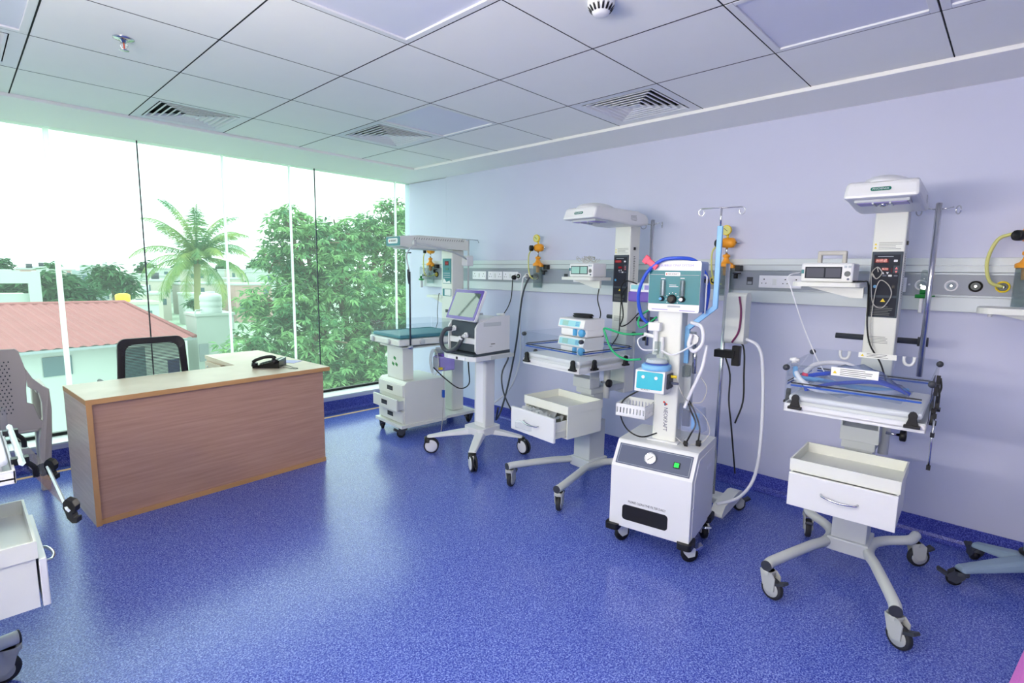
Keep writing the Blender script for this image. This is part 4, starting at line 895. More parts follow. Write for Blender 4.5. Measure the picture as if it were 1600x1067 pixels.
# ------------------------------------------------------------------ ventilator on a wheeled cart
ve = thing('ventilator', 'white ventilator with tilted touch screen on a wheeled cart', 'ventilator', (3.14, 2.78, 0), 0)
# arched base legs
for x, y in ((-.28, .3), (-.28, -.25), (.28, -.25), (.28, .3)):
    d = Vector((x-.1*(x > 0)-.02, y-.02, 0)); L_ = math.hypot(x-.08, y-.02); dx, dy = (x-.08)/L_, (y-.02)/L_; nx, ny = -dy, dx
    rings = []
    for k in range(9):
        u = k/8; px, py = .08+dx*L_*u, .02+dy*L_*u; w = .052-.02*u; zt = .205-.06*u**1.4; zb = .16-.03*u**1.2
        rings.append([(px+nx*w, py+ny*w, zb), (px-nx*w, py-ny*w, zb), (px-nx*w*.8, py-ny*w*.8, zt), (px+nx*w*.8, py+ny*w*.8, zt)])
    MB().ring(rings, True, False).ob('leg', 'white_metal', ve, .008)
    caster(ve, x*.985, y*.985, {True: 2.4, False: 1.1}[y > 0] if x < 0 else 1.5, .135, .062, 'white')
MB().prism(rrect(.24, .22, .04, .08, .02), .165, .222, 'z').ob('base_plate', 'white_metal', ve, .01)
MB().box(.03, .14, -.065, .07, .22, .83).ob('column', 'white_metal', ve, .012)
MB().box(.0285, .031, -.04, .045, .26, .8).ob('column_inlay', 'socket_white', ve)
m = MB().prism([(-.22, -.14), (-.19, -.19), (.2, -.19), (.22, -.16), (.22, .16), (.2, .19), (-.19, .19), (-.22, .14)], .81, .845, 'z'); m.ob('shelf', 'white_metal', ve, .006)
MB().box(-.04, .22, -.196, -.188, .812, .84).ob('shelf_rail', 'gray_metal', ve); MB().box(-.226, -.218, -.1, .1, .815, .838).ob('shelf_front', 'socket_white', ve)
MB().box(-.228, -.225, -.02, .0, .815, .835).ob('shelf_latch', 'black', ve)
MB().prism([(-.2, .845), (-.2, .862), (.2, .87), (.2, .845)], -.17, .17, 'y').ob('tray_pad', 'panel_dark', ve, .004)
sidep = [(-.15, .862), (-.17, .885), (-.17, 1.06), (-.14, 1.10), (-.04, 1.118), (.02, 1.145), (.2, 1.145), (.2, .862)]
for y in (-.165, .15): MB().prism(sidep, y, y+.015, 'y').ob('side_cheek', 'white_metal', ve, .006)
MB().box(-.13, .195, -.152, .152, .87, 1.13).ob('body', 'white_metal', ve, .01)
MB().box(-.15, -.12, -.15, .15, .98, 1.105).ob('valve_bay', 'panel_dark', ve, .01); MB().box(-.165, -.12, -.15, .15, .935, .98).ob('front_band', 'white_metal', ve, .006); MB().box(-.152, -.12, -.15, .15, .872, .935).ob('lower_bay', 'panel_dark', ve, .004)
MB().box(-.09, .1, -.167, -.163, 1.07, 1.1).ob('side_handle_recess', 'gray_metal', ve, .004)
lines(MB(), (.02, -.1655, .93), FY, .06, 1, .01, .008).ob('side_print', 'print_gray', ve); lines(MB(), (-.005, -.1655, .912), FY, .04, 1, .01, .003).ob('side_print', 'print_gray', ve)
for y, z in ((.1, 1.045), (-.04, 1.0)): MB().cyl((-.15, y, z), (-.19, y, z-.01), .016, n=14).cyl((-.15, y, z), (-.165, y, z), .022, n=14).ob('port', 'white_metal', ve)
MB().tube([(-.18, .1, 1.043), (-.23, .13, 1.03), (-.25, .15, .96), (-.24, .14, .89), (-.235, .08, .868), (-.23, .0, .9), (-.225, -.04, .94), (-.2, -.05, .985)], .017, 12).ob('breathing_hose', 'hose_gray', ve)
MB().obox((-.215, -.035, .97), (.012, 0, 0), (0, .018, .012), (0, -.012, .018)).ob('hose_connector', 'white_metal', ve, .004)
MB().tube([(-.23, .06, .885), (-.232, .01, .91), (-.23, -.03, .94)], .003, 6).ob('sensing_line', 'white_metal', ve)
# tilted screen
th = .42; ya = .1; ux = Vector((-math.sin(ya), -math.cos(ya), 0)); uy = Vector((math.cos(ya)*math.sin(th), -math.sin(ya)*math.sin(th), math.cos(th))); un = ux.cross(uy); sc0 = Vector((-.14, .0, 1.235))
q = Matrix.Rotation(.0, 3, 'Z')
sb_ = plate(MB(), sc0-un*.028, (ux, uy), .385, .255, .024, .014).ob('screen_shell', 'white_metal', ve, .004)
plate(MB(), sc0-un*.004, (ux, uy), .375, .245, .004, .01).ob('screen_bezel', 'bezel_wall_reflection', sb_); plate(MB(), sc0, (ux, uy), .325, .195, .0008, None).ob('display', 'screen_dark', sb_)
MB().cyl(sc0-un*.02-uy*.1, (-.05, .02, 1.12), .03, .05, n=16).ob('screen_neck', 'panel_dark', ve)
MB().cyl((.18, -.04, 1.145), (.18, -.12, 1.15), .01, n=10).ob('rear_port', 'white_metal', ve)
MB().tube([(-.12, -.02, .81), (-.12, -.03, .72), (-.1, -.01, .6), (-.14, .06, .56), (-.2, .16, .63), (-.26, .24, .72)], .005, 8).ob('lead', 'cable_black', ve)
MB().tube([(.15, -.17, .83), (.16, -.19, .8), (.08, -.2, .68), (.1, -.22, .5), (.25, -.25, .25), (.38, -.26, .13)], .0065, 8).ob('lead', 'hose_gray', ve)

# ------------------------------------------------------------------ far warmer with drawer cabinet
wf = thing('cabinet_warmer', 'far infant warmer with teal mattress and three-drawer cabinet by window', 'infant warmer', (3.3, 3.72, 0), -.07)
MB().prism([(-.38, -.24), (-.38, .24), (.1, .24), (.14, .2), (.5, .2), (.5, -.2), (.14, -.2), (.1, -.24)], .092, .118, 'z').ob('base_plate', 'cream_metal', wf, .006)
for x, y, a in ((-.33, .2, 1.2), (-.33, -.2, -.6), (.45, -.16, .4), (.45, .16, .4)): caster(wf, x, y, a, .093, .038, 'black')
MB().prism([(-.335, .118), (-.335, .485), (-.31, .505), (.1, .505), (.1, .118)], -.225, .225, 'y').ob('cabinet', 'cream_metal', wf, .005)
for k, (z, o) in enumerate(((.13, 0), (.248, .06), (.37, 0))):
    d = MB().box(-.352-o, -.335-o, -.215, .215, z, z+.108).ob('drawer', 'cream_metal', wf, .003)
    if o: MB().box(-.335-o, -.335, -.205, -.2, z+.01, z+.09).box(-.335-o, -.335, .2, .205, z+.01, z+.09).box(-.335-o, -.335, -.2, .2, z+.005, z+.012).ob('drawer_box', 'gray_metal', d)
    MB().box(-.3535-o, -.351-o, -.045, .055, z+.035, z+.075).ob('pull_frame', 'black', d); MB().box(-.3545-o, -.353-o, -.035, .045, z+.04, z+.058).ob('pull_lip', 'dark_plastic', d)
po = MB().box(-.3, -.19, -.14, .14, .505, .815).ob('front_post', 'cream_metal', wf, .006)
for dy, dz in ((0, .035), (.03, -.02), (-.03, -.02)): MB().obox((-.301, .0+dy, .66+dz), (.0006, 0, 0), (0, .018, .008), (0, -.005, .012)).ob('emblem', 'green_knob', po)
MB().box(-.34, .1, -.2, .2, .80, .815).ob('bed_deck', 'cream_metal', wf, .004)
MB().box(-.41, .28, -.265, .265, .835, .895).ob('bed_tray', 'cream_metal', wf, .012); MB().box(-.2, .1, -.05, .05, .815, .84).ob('bed_mount', 'cream_metal', wf)
MB().box(-.385, .255, -.245, .245, .897, .93).ob('mattress', 'teal_mat', wf, .01)
for x0, x1, y0, y1 in ((-.408, -.403, -.255, .255), (-.4, .27, -.263, -.258), (-.4, .27, .258, .263), (.273, .278, -.255, .255)):
    s_ = MB().box(x0, x1, y0, y1, .88, 1.03).ob('acrylic_side', 'acrylic', wf, .002)
for y in (.19, -.1): MB().lathe((-.412, y, .865), (-1, 0, 0), [(.026, 0), (.026, .012), (.018, .016), (0, .016)], 20, False).ob('side_knob', 'gray_metal', wf)
MB().lathe((-.18, -.268, .865), (0, -1, 0), [(.026, 0), (.026, .012), (.018, .016), (0, .016)], 20, False).ob('side_knob', 'gray_metal', wf)
for k in range(2): MB().box(-.36, .24, .21-.02*k, .215-.02*k, .9305, .9325).ob('mat_stripe', 'teal', wf)
MB().box(.28, .42, -.09, .09, .118, 1.69).ob('column', 'cream_metal', wf, .01); MB().box(.1, .28, -.08, .08, .79, .86).ob('bed_arm', 'cream_metal', wf)
cpn = MB().box(.276, .28, -.075, .065, 1.37, 1.61).ob('control_panel', 'teal', wf, .002)
plate(MB(), (.2758, -.005, 1.565), FX, .06, .04, .002).ob('display', 'red_dim', cpn); text('888', .024, 'red_led', cpn, (.2732, -.005, 1.565)); plate(MB(), (.2758, -.005, 1.51), FX, .05, .022, .002).ob('display', 'green_badge', cpn)
lines(MB(), (.2756, -.005, 1.45), FX, .11, 3, .02, .006, ragged=False).ob('print', 'print_lite', cpn); MB().add([(.2755, .063, 1.375), (.2755, -.07, 1.375), (.2755, -.05, 1.40), (.2755, .0, 1.385), (.2755, .03, 1.415), (.2755, .05, 1.42)], [(0, 1, 2, 3, 4, 5)]).ob('wave', 'white_metal', cpn)
lp = MB().box(.277, .28, -.075, .065, 1.25, 1.32).ob('lower_panel', 'teal', wf); MB().box(.2755, .277, -.07, .03, 1.255, 1.315).ob('label', 'white_metal', lp)
MB().box(.277, .28, -.03, .02, 1.09, 1.12).ob('maker_plate', 'dark_plastic', wf)
hd = MB().prism([(-.3, 1.705), (-.3, 1.79), (-.1, 1.805), (.40, 1.80), (.45, 1.77), (.45, 1.69), (-.2, 1.69)], -.125, .125, 'y').ob('heater_canopy', 'cream_metal', wf, .012)
hp = plate(MB(), (-.301, 0, 1.747), FX, .24, .078, .003, .012).ob('front_plate', 'teal', hd); plate(MB(), (-.304, 0, 1.75), FX, .17, .045, .001, .018).ob('name_plate', 'white_metal', hp); text('NEOKRAFT', .024, 'print_dark', hp, (-.3056, -.01, 1.75), width=.1); plate(MB(), (-.305, .06, 1.75), FX, .014, .014, .0006).ob('badge_mark', 'logo_red', hp)
for k in range(22): MB().obox((-.16+.026*k, -.1255, 1.775), (.005, 0, .008), (0, .0008, 0), (-.002, 0, .0015)).ob('vent_slot', 'print_gray', hd)
MB().box(-.25, .2, -.09, .09, 1.683, 1.692).ob('reflector', 'gray_metal', hd)
bracket_shelf(wf, 1.225, .06, .36, .27, .41)
MB().tube([(.45, -.12, 1.2), (.45, -.12, 1.6), (.45, -.12, 1.79)], .009, 8, 1).ob('drip_pole', 'gray_metal', wf)
m = MB().tube([(.37, -.125, 1.77), (.37, -.125, 1.795), (.56, -.125, 1.795), (.575, -.125, 1.77)], .004, 6, 1); m.ob('drip_hook', 'chrome', wf)
m = MB().tube([(.4, -.17, 1.6), (.2, -.23, 1.66), (-.25, -.27, 1.73)], .008, 8, 2); m.ob('support_arm', 'gray_metal', wf)
MB().box(.38, .46, -.19, -.1, 1.54, 1.64).ob('arm_mount', 'white_metal', wf, .01); MB().cyl((-.25, -.27, 1.70), (-.25, -.27, 1.75), .018, n=12).ob('arm_joint', 'gray_metal', wf)
MB().tube([(-.25, -.27, 1.72), (-.31, -.27, 1.66), (-.33, -.27, 1.60), (-.30, -.27, 1.47)], .006, 8, 3).ob('support_arm', 'gray_metal', wf)
for y in (-.31, -.23): MB().tube([(-.31, -.27, 1.64), (-.31, y, 1.64)], .005, 6, 1).ob('joint_lever', 'black', wf)
MB().cyl((-.3, -.27, 1.48), (-.3, -.27, .84), .008, n=10).ob('hanging_rod', 'hose_gray', wf); MB().ell((-.3, -.27, .825), .026, .026, .022, 16, 8).ob('rod_ball', 'chrome', wf)
MB().tube([(-.3, -.27, 1.4), (-.325, -.3, 1.38), (-.335, -.3, 1.44), (-.335, -.3, 1.5)], .007, 8).ob('rod_hook', 'hose_gray', wf)
MB().tube([(.2, .0, 1.27), (.22, .05, 1.26), (.21, .06, 1.1), (.2, .04, 1.0), (.15, .0, .94)], .003, 6).ob('lead', 'cable_black', wf)
# suction pump hung on its near side
sp2 = thing('suction_pump', 'lilac and grey portable pump with coiled tubes on far warmer', 'pump', in_frame(wf, .0, -.335, .60), -.2)
MB().box(-.07, .09, -.06, .06, 0, .13).ob('body', 'lilac', sp2, .01); MB().box(-.075, -.068, -.055, .055, .02, .12).ob('front_plate', 'rail_gray', sp2, .004)
MB().box(-.03, .09, -.05, .05, .13, .15).ob('cradle', 'purple', sp2, .006)
MB().lathe((-.03, .03, .13), (0, 0, 1), [(.035, 0), (.04, .01), (.04, .05), (.03, .06), (0, .06)], 16, False).ob('jar', 'jar_clear', sp2)
for k in range(3): MB().tube([(-.08-.005*k, (.07+.01*k)*math.cos(a), .08+(.10+.01*k)*math.sin(a)) for a in (0, 1, 2.1, 3.1, 4.2, 5.2)], .003, 6, 5, True).ob('coiled_tube', 'cable_gray', sp2)
MB().box(-.08, -.05, -.09, -.065, .02, .04).ob('tag', 'yellow', sp2); MB().box(-.04, .06, .055, .075, .1, .2).ob('hanger', 'gray_metal', sp2)
MB().tube([(-.02, -.06, .04), (-.03, -.07, -.1), (-.03, -.06, -.3), (-.05, -.08, -.45), (-.08, -.1, -.58)], .003, 6).ob('drop_tube', 'cable_gray', sp2); MB().box(-.04, -.02, -.075, -.05, -.24, -.17).ob('tube_clamp', 'stripe_blue', sp2, .003)

# ------------------------------------------------------------------ reception desk, chair, phone
DZ = .745
dk = thing('reception_desk', 'L-shaped wood-laminate desk with panelled front facing room', 'desk', (.724, 3.372, 0), .062)
DW = 1.455
MB().prism([(0, 0), (1.5, 0), (1.5, .95), (1.5, 1.2), (1.06, 1.23), (1.03, .56), (0, .56)], DZ-.03, DZ, 'z').ob('desk_top', 'wood_top', dk, .001)
MB().box(-.001, 1.501, -.002, .0, DZ-.03, DZ-.001).ob('top_edge', 'wood_edge', dk); MB().box(1.5, 1.502, -.002, 1.2, DZ-.03, DZ-.001).ob('top_edge', 'wood_edge', dk); MB().box(-.002, 0, 0, .56, DZ-.03, DZ-.001).ob('top_edge', 'wood_edge', dk)
MB().box(0, .025, 0, .56, 0, DZ-.03).ob('side_panel', 'wood_top', dk); MB().box(-.001, .026, -.002, 0, 0, DZ-.03).ob('side_edge', 'wood_edge', dk)
MB().box(.025, DW, .022, .04, .03, DZ-.03).ob('front_panel', 'wood_panel', dk); MB().box(.026, DW, .012, .024, 0.0, .03).ob('plinth', 'wood_edge', dk)
MB().box(DW-.025, DW, .04, 1.15, 0, DZ-.03).ob('side_panel', 'wood_panel', dk)
pd = MB().box(1.06, 1.43, .86, 1.2, .08, DZ-.03).ob('pedestal', 'wood_top', dk, .002)
for z in (.1, .3, .51):
    d = MB().box(1.045, 1.06, .87, 1.19, z, z+.19).ob('drawer', 'wood_top', dk, .002); MB().tube([(1.045, .98, z+.11), (1.02, .985, z+.11), (1.02, 1.07, z+.11), (1.045, 1.075, z+.11)], .006, 6, 1).ob('handle', 'chrome', d); MB().cyl((1.045, 1.14, z+.15), (1.04, 1.14, z+.15), .008, n=10).ob('lock', 'chrome', d)
ph = thing('telephone', 'black desk telephone with handset on the desk end', 'telephone', (1.885, 3.765, DZ), -.72)
MB().prism([(-.095, 0), (-.095, .012), (.085, .062), (.1, .06), (.1, 0)], -.075, .085, 'y').ob('base', 'black_gloss', ph, .005)
hz = MB().tube([(.075, -.085, .075), (.055, -.085, .09), (0, -.085, .086), (-.06, -.085, .066), (-.085, -.085, .05)], [.016]*4+[.012]*20, 10, 5); hz.ob('handset', 'black', ph)
for x, z in ((.07, .062), (-.075, .035)): MB().cyl((x, -.085, z-.018), (x+.004, -.085, z+.01), .022, n=14).ob('ear_piece', 'black', ph)
for i in range(4):
    for j in range(3): MB().obox((-.06+.022*i, .0+.022*j, .0235+.0061*i+.001), (.007, 0, .002), (0, .007, 0), (0, 0, .0022)).ob('key', 'dark_plastic', ph)
MB().obox((.055, .025, .0575), (.02, 0, .0056), (0, .045, 0), (0, 0, .001)).ob('screen', 'slate', ph)
MB().tube([(.1, .02, .01), (.15, .0, .004), (.2, -.06, .004), (.24, -.09, .004), (.22, -.11, .004), (.12, -.05, .004)], .002, 6).ob('line_cord', 'black', ph)
pa = MB().obox((0, 0, .001), (.06, 0, 0), (0, .1, 0), (0, 0, .001)).ob('paper_sheet', 'lilac'); pa.location = (2.08, 3.9, DZ); pa.rotation_euler = (0, 0, .6); tag(pa, 'loose printed sheet of paper beside the telephone', 'paper')
# mesh office chair behind the desk
oc = thing('office_chair', 'black mesh-back office chair behind the desk', 'chair', (1.22, 4.3, 0), .02)
bw, bt, bb_ = .205, .985, .52
pts = []
for u, v in rrect(2*bw, bt-bb_, .05, 0, (bt+bb_)/2, 6): pts.append(u and (u*(1+.12*(bt-v)/(bt-bb_)), -.13-.05*math.sin(PI*(v-bb_)/(bt-bb_)), v))
m = MB(); n_ = len(pts); R_ = []
for p in pts:
    cx_, cz_ = 0, (bt+bb_)/2; dx, dz = p[0]-cx_, p[2]-cz_; L_ = math.hypot(dx, dz); kx, kz = dx/L_, dz/L_
    inx, inz = (p[0]-math.copysign(.044, dx) if abs(dx) > .1 else p[0]), (p[2]-math.copysign(.046, dz) if abs(dz) > .17 else p[2])
    R_.append([(p[0], p[1]-.012, p[2]), (inx, p[1]-.012, inz), (inx, p[1]+.012, inz), (p[0], p[1]+.012, p[2])])
m.ring(R_, False, False, True).ob('back_frame', 'chair_black', oc, .004)
m = MB()
for k in range(40):
    v = bb_+.03+(bt-bb_-.06)*k/39; w = (bw-.02)*(1+.12*(bt-v)/(bt-bb_)); y = -.13-.05*math.sin(PI*(v-bb_)/(bt-bb_)); m.box(-w, w, y-.001, y+.001, v-.0028, v+.0028)
o = m.ob('back_mesh', 'chair_black', oc); o['kind'] = 'stuff'
MB().box(-.03, .03, -.14, -.1, .44, .62).ob('back_stem', 'chair_black', oc, .006); MB().box(-.06, .06, -.12, .1, .4, .44).ob('mechanism', 'black', oc, .01)
MB().prism(rrect(.48, .42, .07, 0, .1), .44, .5, 'z').ob('seat', 'chair_black', oc, .02); MB().cyl((0, .08, .1), (0, .08, .42), .028, n=14).ob('gas_lift', 'black', oc)
for s in (-1, 1): MB().tube([(s*.22, .0, .44), (s*.27, .0, .5), (s*.27, -.02, .65), (s*.27, .16, .66)], .014, 8, 3).ob('arm_rest', 'chair_black', oc)
for k in range(5):
    a = 2*PI*k/5+.3; ex, ey = .27*math.cos(a), .08+.27*math.sin(a); MB().tube([(0, .08, .11), (ex*.5, .08+(ey-.08)*.5, .1), (ex, ey, .075)], [.024]*4+[.017]*8, 8, 3).ob('base_arm', 'black', oc); MB().lathe((ex, ey-.012, .027), (0, 1, 0), [(.02, 0), (.027, .004), (.027, .02), (.02, .024)], 16).ob('wheel', 'black', oc)

# moulded plastic armchair by the window
pc = thing('plastic_chair', 'beige moulded plastic armchair by the window at left edge', 'chair', (.30, 4.27, 0), 0)
def half(s):
    return [(0, .975), (s*.2, .97), (s*.215, .955), (s*.235, .86), (s*.27, .77), (s*.315, .715), (s*.33, .70), (s*.335, .56), (s*.325, .44), (s*.25, .43), (0, .43)]
H1 = half(1); H2 = half(-1)[1:-1][::-1]; sil = H1+H2
def py_(z): return -.06-.06*(z-.43)/.54
def shell(poly, hole=None):
    a = [(x, py_(z), z) for x, z in poly]; b = [(x, py_(z)+.014, z) for x, z in poly]; n = len(poly); return MB().add(a+b, [[i, n+i, n+(i+1) % n, (i+1) % n] for i in range(n)]+[list(range(n)), list(range(n, 2*n))[::-1]])
ctr = [(0, .975), (.2, .97), (.215, .955), (.235, .86), (.245, .8), (.235, .70), (.23, .43), (-.23, .43), (-.235, .70), (-.245, .8), (-.235, .86), (-.215, .955), (-.2, .97)]
back = shell(ctr).ob('backrest', 'plastic_beige', pc, .004)
for s in (-1, 1):
    top = [(s*.24, .84), (s*.27, .77), (s*.315, .715), (s*.345, .69), (s*.345, .67), (s*.30, .675), (s*.262, .70), (s*.242, .72)]
    shell(top if s < 0 else top[::-1]).ob('arm_joint', 'plastic_beige', pc, .003)
    lg = [(s*.29, .69), (s*.345, .69), (s*.35, .55), (s*.342, .40), (s*.31, .0), (s*.265, .0), (s*.275, .35), (s*.302, .5), (s*.304, .6)]
    a = [Vector((x, py_(max(z, .43))+(.05*(.43-z) if z < .43 else 0), z)) for x, z in lg]; b = [p+Vector((-s*.004, .045, 0)) for p in a]; n = len(lg)
    MB().add(a+b, [[i, n+i, n+(i+1) % n, (i+1) % n] for i in range(n)]+[list(range(n)), list(range(n, 2*n))[::-1]]).ob('rear_leg', 'plastic_beige', pc, .004)
    MB().box(s*.28, s*.34, -.07, .38, .665, .69).ob('arm_rest', 'plastic_beige', pc, .008); MB().tube([(s*.31, .36, .67), (s*.31, .38, .4), (s*.31, .4, .0)], .028, 6, 2).ob('front_leg', 'plastic_beige', pc)
    lw = [(s*.225, .62), (s*.262, .60), (s*.285, .5), (s*.305, .47), (s*.3, .43), (s*.22, .43)]
    shell(lw if s < 0 else lw[::-1]).ob('lower_joint', 'plastic_beige', pc, .003)
MB().box(-.28, .28, -.06, .38, .41, .435).ob('seat', 'plastic_beige', pc, .01)
m = MB()
for i in range(17):
    for j in range(16):
        x = -.16+.02*i; z = .56+.022*j; m.obox((x+(.005 if j % 2 else -.005), py_(z)-.0012, z), (.003, 0, 0), (0, .0012, 0), (0, 0, .0045))
m.ob('perforations', 'dark_plastic', back)['kind'] = 'stuff'

# ------------------------------------------------------------------ things cut by the right edge
rs = thing('equipment_stand', 'blue-grey splayed equipment stand on casters at right edge', 'stand', (3.80, -.52, 0), 0)
for a, L_, da in ((2.356, .38, 0), (1.126, .255, 0), (-2.3, .36, 0), (-1.1, .24, 0)):
    c, s = math.cos(a), math.sin(a); rings = []
    for k in range(7):
        u = k/6; w = .055-.022*u; zt = .155-.05*u; zb = .1-.022*u; p = Vector((c*L_*u, s*L_*u, 0)); nn = Vector((-s, c, 0))
        rings.append([p+nn*w+Vector((0, 0, zb)), p-nn*w+Vector((0, 0, zb)), p-nn*w*.75+Vector((0, 0, zt)), p+nn*w*.75+Vector((0, 0, zt))])
    MB().ring(rings, True, False).ob('leg', 'stand_gray', rs, .012)
    e = (c*(L_-.02), s*(L_-.02)); caster(rs, e[0], e[1], a+PI*.8, .08, .032, 'black')
MB().cyl((0, 0, .1), (0, 0, .85), .05, n=20).ob('column', 'stand_gray', rs); MB().torus((0, 0, .165), (0, 0, 1), .055, .01, 20, 8).ob('collar', 'black', rs)
sh = thing('side_shelf', 'cream rounded shelf jutting in at the right edge', 'shelf', (3.72, -.40, 1.33), 0)
MB().prism(rrect(.26, .42, .06, 0, 0), 0, .028, 'z').ob('shelf_board', 'cream_metal', sh, .01); MB().prism([(-.18, 0), (.15, 0), (-.05, -.05), (-.18, -.06)], -.02, .0, 'x').ob('shelf_bracket', 'cream_metal', sh, .003)
for x, y in ((-.09, .16), (.05, .08)): MB().cyl((x, y, -.014), (x, y, 0), .009, n=10).ob('foot', 'white_metal', sh)
MB().box(.09, .283, -.2, -.14, -.025, .0).ob('wall_arm', 'cream_metal', sh, .003)
st = thing('stool', 'round stool under the pink cloth at bottom right corner', 'stool', (2.2, -.64, 0), 0)
MB().cyl((0, 0, .565), (0, 0, .6), .17, n=24).ob('seat', 'white_metal', st, .006)
for k in range(4):
    a = PI/4+PI/2*k; MB().cyl((.13*math.cos(a), .13*math.sin(a), .565), (.17*math.cos(a), .17*math.sin(a), 0), .014, n=10).ob('leg', 'chrome', st)
m = MB(); R_ = []
for k in range(14):
    u = k/13; L_ = []
    for j in range(72):
        a = 2*PI*j/72
        if u < .3: r_, z = .19*u/.3, .606-.01*(u/.3)**3
        else: v = (u-.3)/.7; r_, z = .19+.05*v+.016*v*math.sin(7*a)+.01*v*math.sin(11*a+1), .596-.42*v-.012*v*math.sin(5*a)
        L_.append((max(r_, 1e-4)*math.cos(a), max(r_, 1e-4)*math.sin(a), z))
    R_.append(L_)
m.ring(R_, False); o = m.ob('pink_cloth', 'pink_cloth'); o.location = (2.2, -.64, 0); tag(o, 'pink ribbed cloth draped over a stool at bottom right corner', 'cloth')

# ------------------------------------------------------------------ outside the window
og = MB().add([(-400, YG+2, -9), (700, YG+2, -9), (700, 900, -9), (-400, 900, -9)], [(0, 1, 2, 3)]).ob('ground', 'ground'); struct(og)
# near building with pink corrugated roof
nb = thing('roofed_house', 'white building with pink corrugated roof just outside the window', 'building', (2, 16, -9), 0)
NO = Matrix.Translation((-2, -16, 9))
def roof(a, b, c, d, n, name):
    """corrugated sheet: a-b ridge, d-c eave"""
    a, b, c, d = map(Vector, (a, b, c, d)); top, bot = [], []; nn = (b-a).cross(d-a).normalized(); nn = nn if nn.z > 0 else -nn
    for k in range(n*4+1):
        u = k/(n*4); h = nn*(.025 if k % 4 in (1, 2) else 0); top.append(a.lerp(b, u)+h); bot.append(d.lerp(c, u)+h)
    v = top+bot; m_ = len(top); return MB().add(v, [[i, m_+i, m_+i+1, i+1] for i in range(m_-1)]).xf(NO).ob(name, 'roof_pink', nb)
A, B, C_, D_ = (-9, 19.4, .46), (3.58, 18, .475), (4.6, 15.4, -.36), (-9, 13.2, -.34)
roof(A, B, C_, D_, 60, 'roof_sheet'); roof(B, (4.85, 19.6, -.36), (4.6, 15.4, -.36), (3.6, 17.99, .474), 14, 'roof_sheet')
rb = MB(); rb.tube([Vector(A), Vector(B), Vector((4.6, 15.42, -.34))], .06, 6, 1); rb.xf(NO).ob('ridge_cap', 'roof_pink', nb)
wl_ = MB().add([(-9, 13.7, -9), (4.3, 15.8, -9), (4.3, 15.8, -.42), (-9, 13.7, -.42), (-9, 19, -9), (4.5, 19, -9), (4.5, 19, -.42), (-9, 19, -.42)], [(0, 1, 2, 3), (1, 5, 6, 2), (3, 2, 6, 7), (5, 4, 7, 6), (4, 0, 3, 7)]).xf(NO).ob('wall', 'wall_white', nb)
MB().add([(-9, 13.15, -.40), (4.6, 15.35, -.42), (4.6, 15.35, -.36), (-9, 13.15, -.34)], [(0, 1, 2, 3)]).xf(NO).ob('fascia', 'wall_far_gray', nb)
def onwall(x0, x1, z0, z1, nm, mt, t=.03):
    y = lambda x: 13.7+(x+9)*(2.1/13.3)
    o = MB().add([(x0, y(x0)-t, z0), (x1, y(x1)-t, z0), (x1, y(x1)-t, z1), (x0, y(x0)-t, z1), (x0, y(x0)+.1, z0), (x1, y(x1)+.1, z0), (x1, y(x1)+.1, z1), (x0, y(x0)+.1, z1)], [(0, 1, 2, 3), (0, 4, 5, 1), (1, 5, 6, 2), (3, 2, 6, 7), (0, 3, 7, 4)]).xf(NO).ob(nm, mt, nb); return o
onwall(1.5, 2.02, -1.02, -.58, 'window', 'win_dark'); onwall(2.9, 3.5, -1.3, -.55, 'window', 'win_dark'); onwall(.3, .8, -.62, -.42, 'window', 'win_dark'); onwall(-2, -1, -1.3, -.6, 'window', 'win_dark')
onwall(4.0, 4.28, -3.2, -.95, 'door', 'navy')
# tower block with water tank
tb = thing('stair_tower', 'white stair tower right of the pink roof', 'building', (5.45, 16.9, -9), 0)
MB().box(-.5, .5, -.4, .6, 0, 9.1).ob('wall', 'wall_white', tb); MB().box(-.54, .54, -.44, .64, 9.1, 9.17).ob('parapet', 'wall_white', tb)
for k in range(3): MB().box(-.5+.02, -.5+.26, -.43, -.4, 6.2+.8*k, 6.7+.8*k).ob('vent_window', 'wall_far_gray', tb)
tk = thing('water_tank', 'white ribbed plastic water tank on the stair tower', 'water tank', (5.44, 16.8, .17), 0)
MB().lathe((0, 0, 0), (0, 0, 1), [(.28, 0), (.29, .03), (.28, .06), (.29, .14), (.275, .17), (.29, .2), (.29, .3), (.275, .33), (.29, .36), (.29, .46), (.27, .52), (.2, .56), (.12, .58), (.12, .62), (0, .63)], 28, False).ob('shell', 'tank_white', tk)
MB().tube([(-.29, -.1, .1), (-.45, -.15, .1), (-.5, -.15, -.05)], .02, 6, 1).ob('pipe', 'tank_white', tk)
# white roof frame at left
lf = thing('rooftop_frame', 'white concrete rooftop frame at the left behind the pink roof', 'building', (1.9, 34, -9), 0)
MB().box(-2.5, 1.3, 0, .4, 9.6, 10.15).ob('beam', 'wall_white', lf); MB().box(.85, 1.3, 0, .4, 0, 9.6).ob('pillar', 'wall_white', lf); MB().box(-2.5, .85, .5, 4, 0, 9.0).ob('wall', 'wall_cream', lf); MB().box(-2.5, .85, .3, .5, 8.7, 9.1).ob('parapet', 'wall_white', lf)
MB().lathe((-.9, .6, 10.15), (0, 0, 1), [(.4, 0), (.42, .1), (.4, .35), (.2, .5), (0, .52)], 16, False).ob('dark_tank', 'dark_plastic', lf)

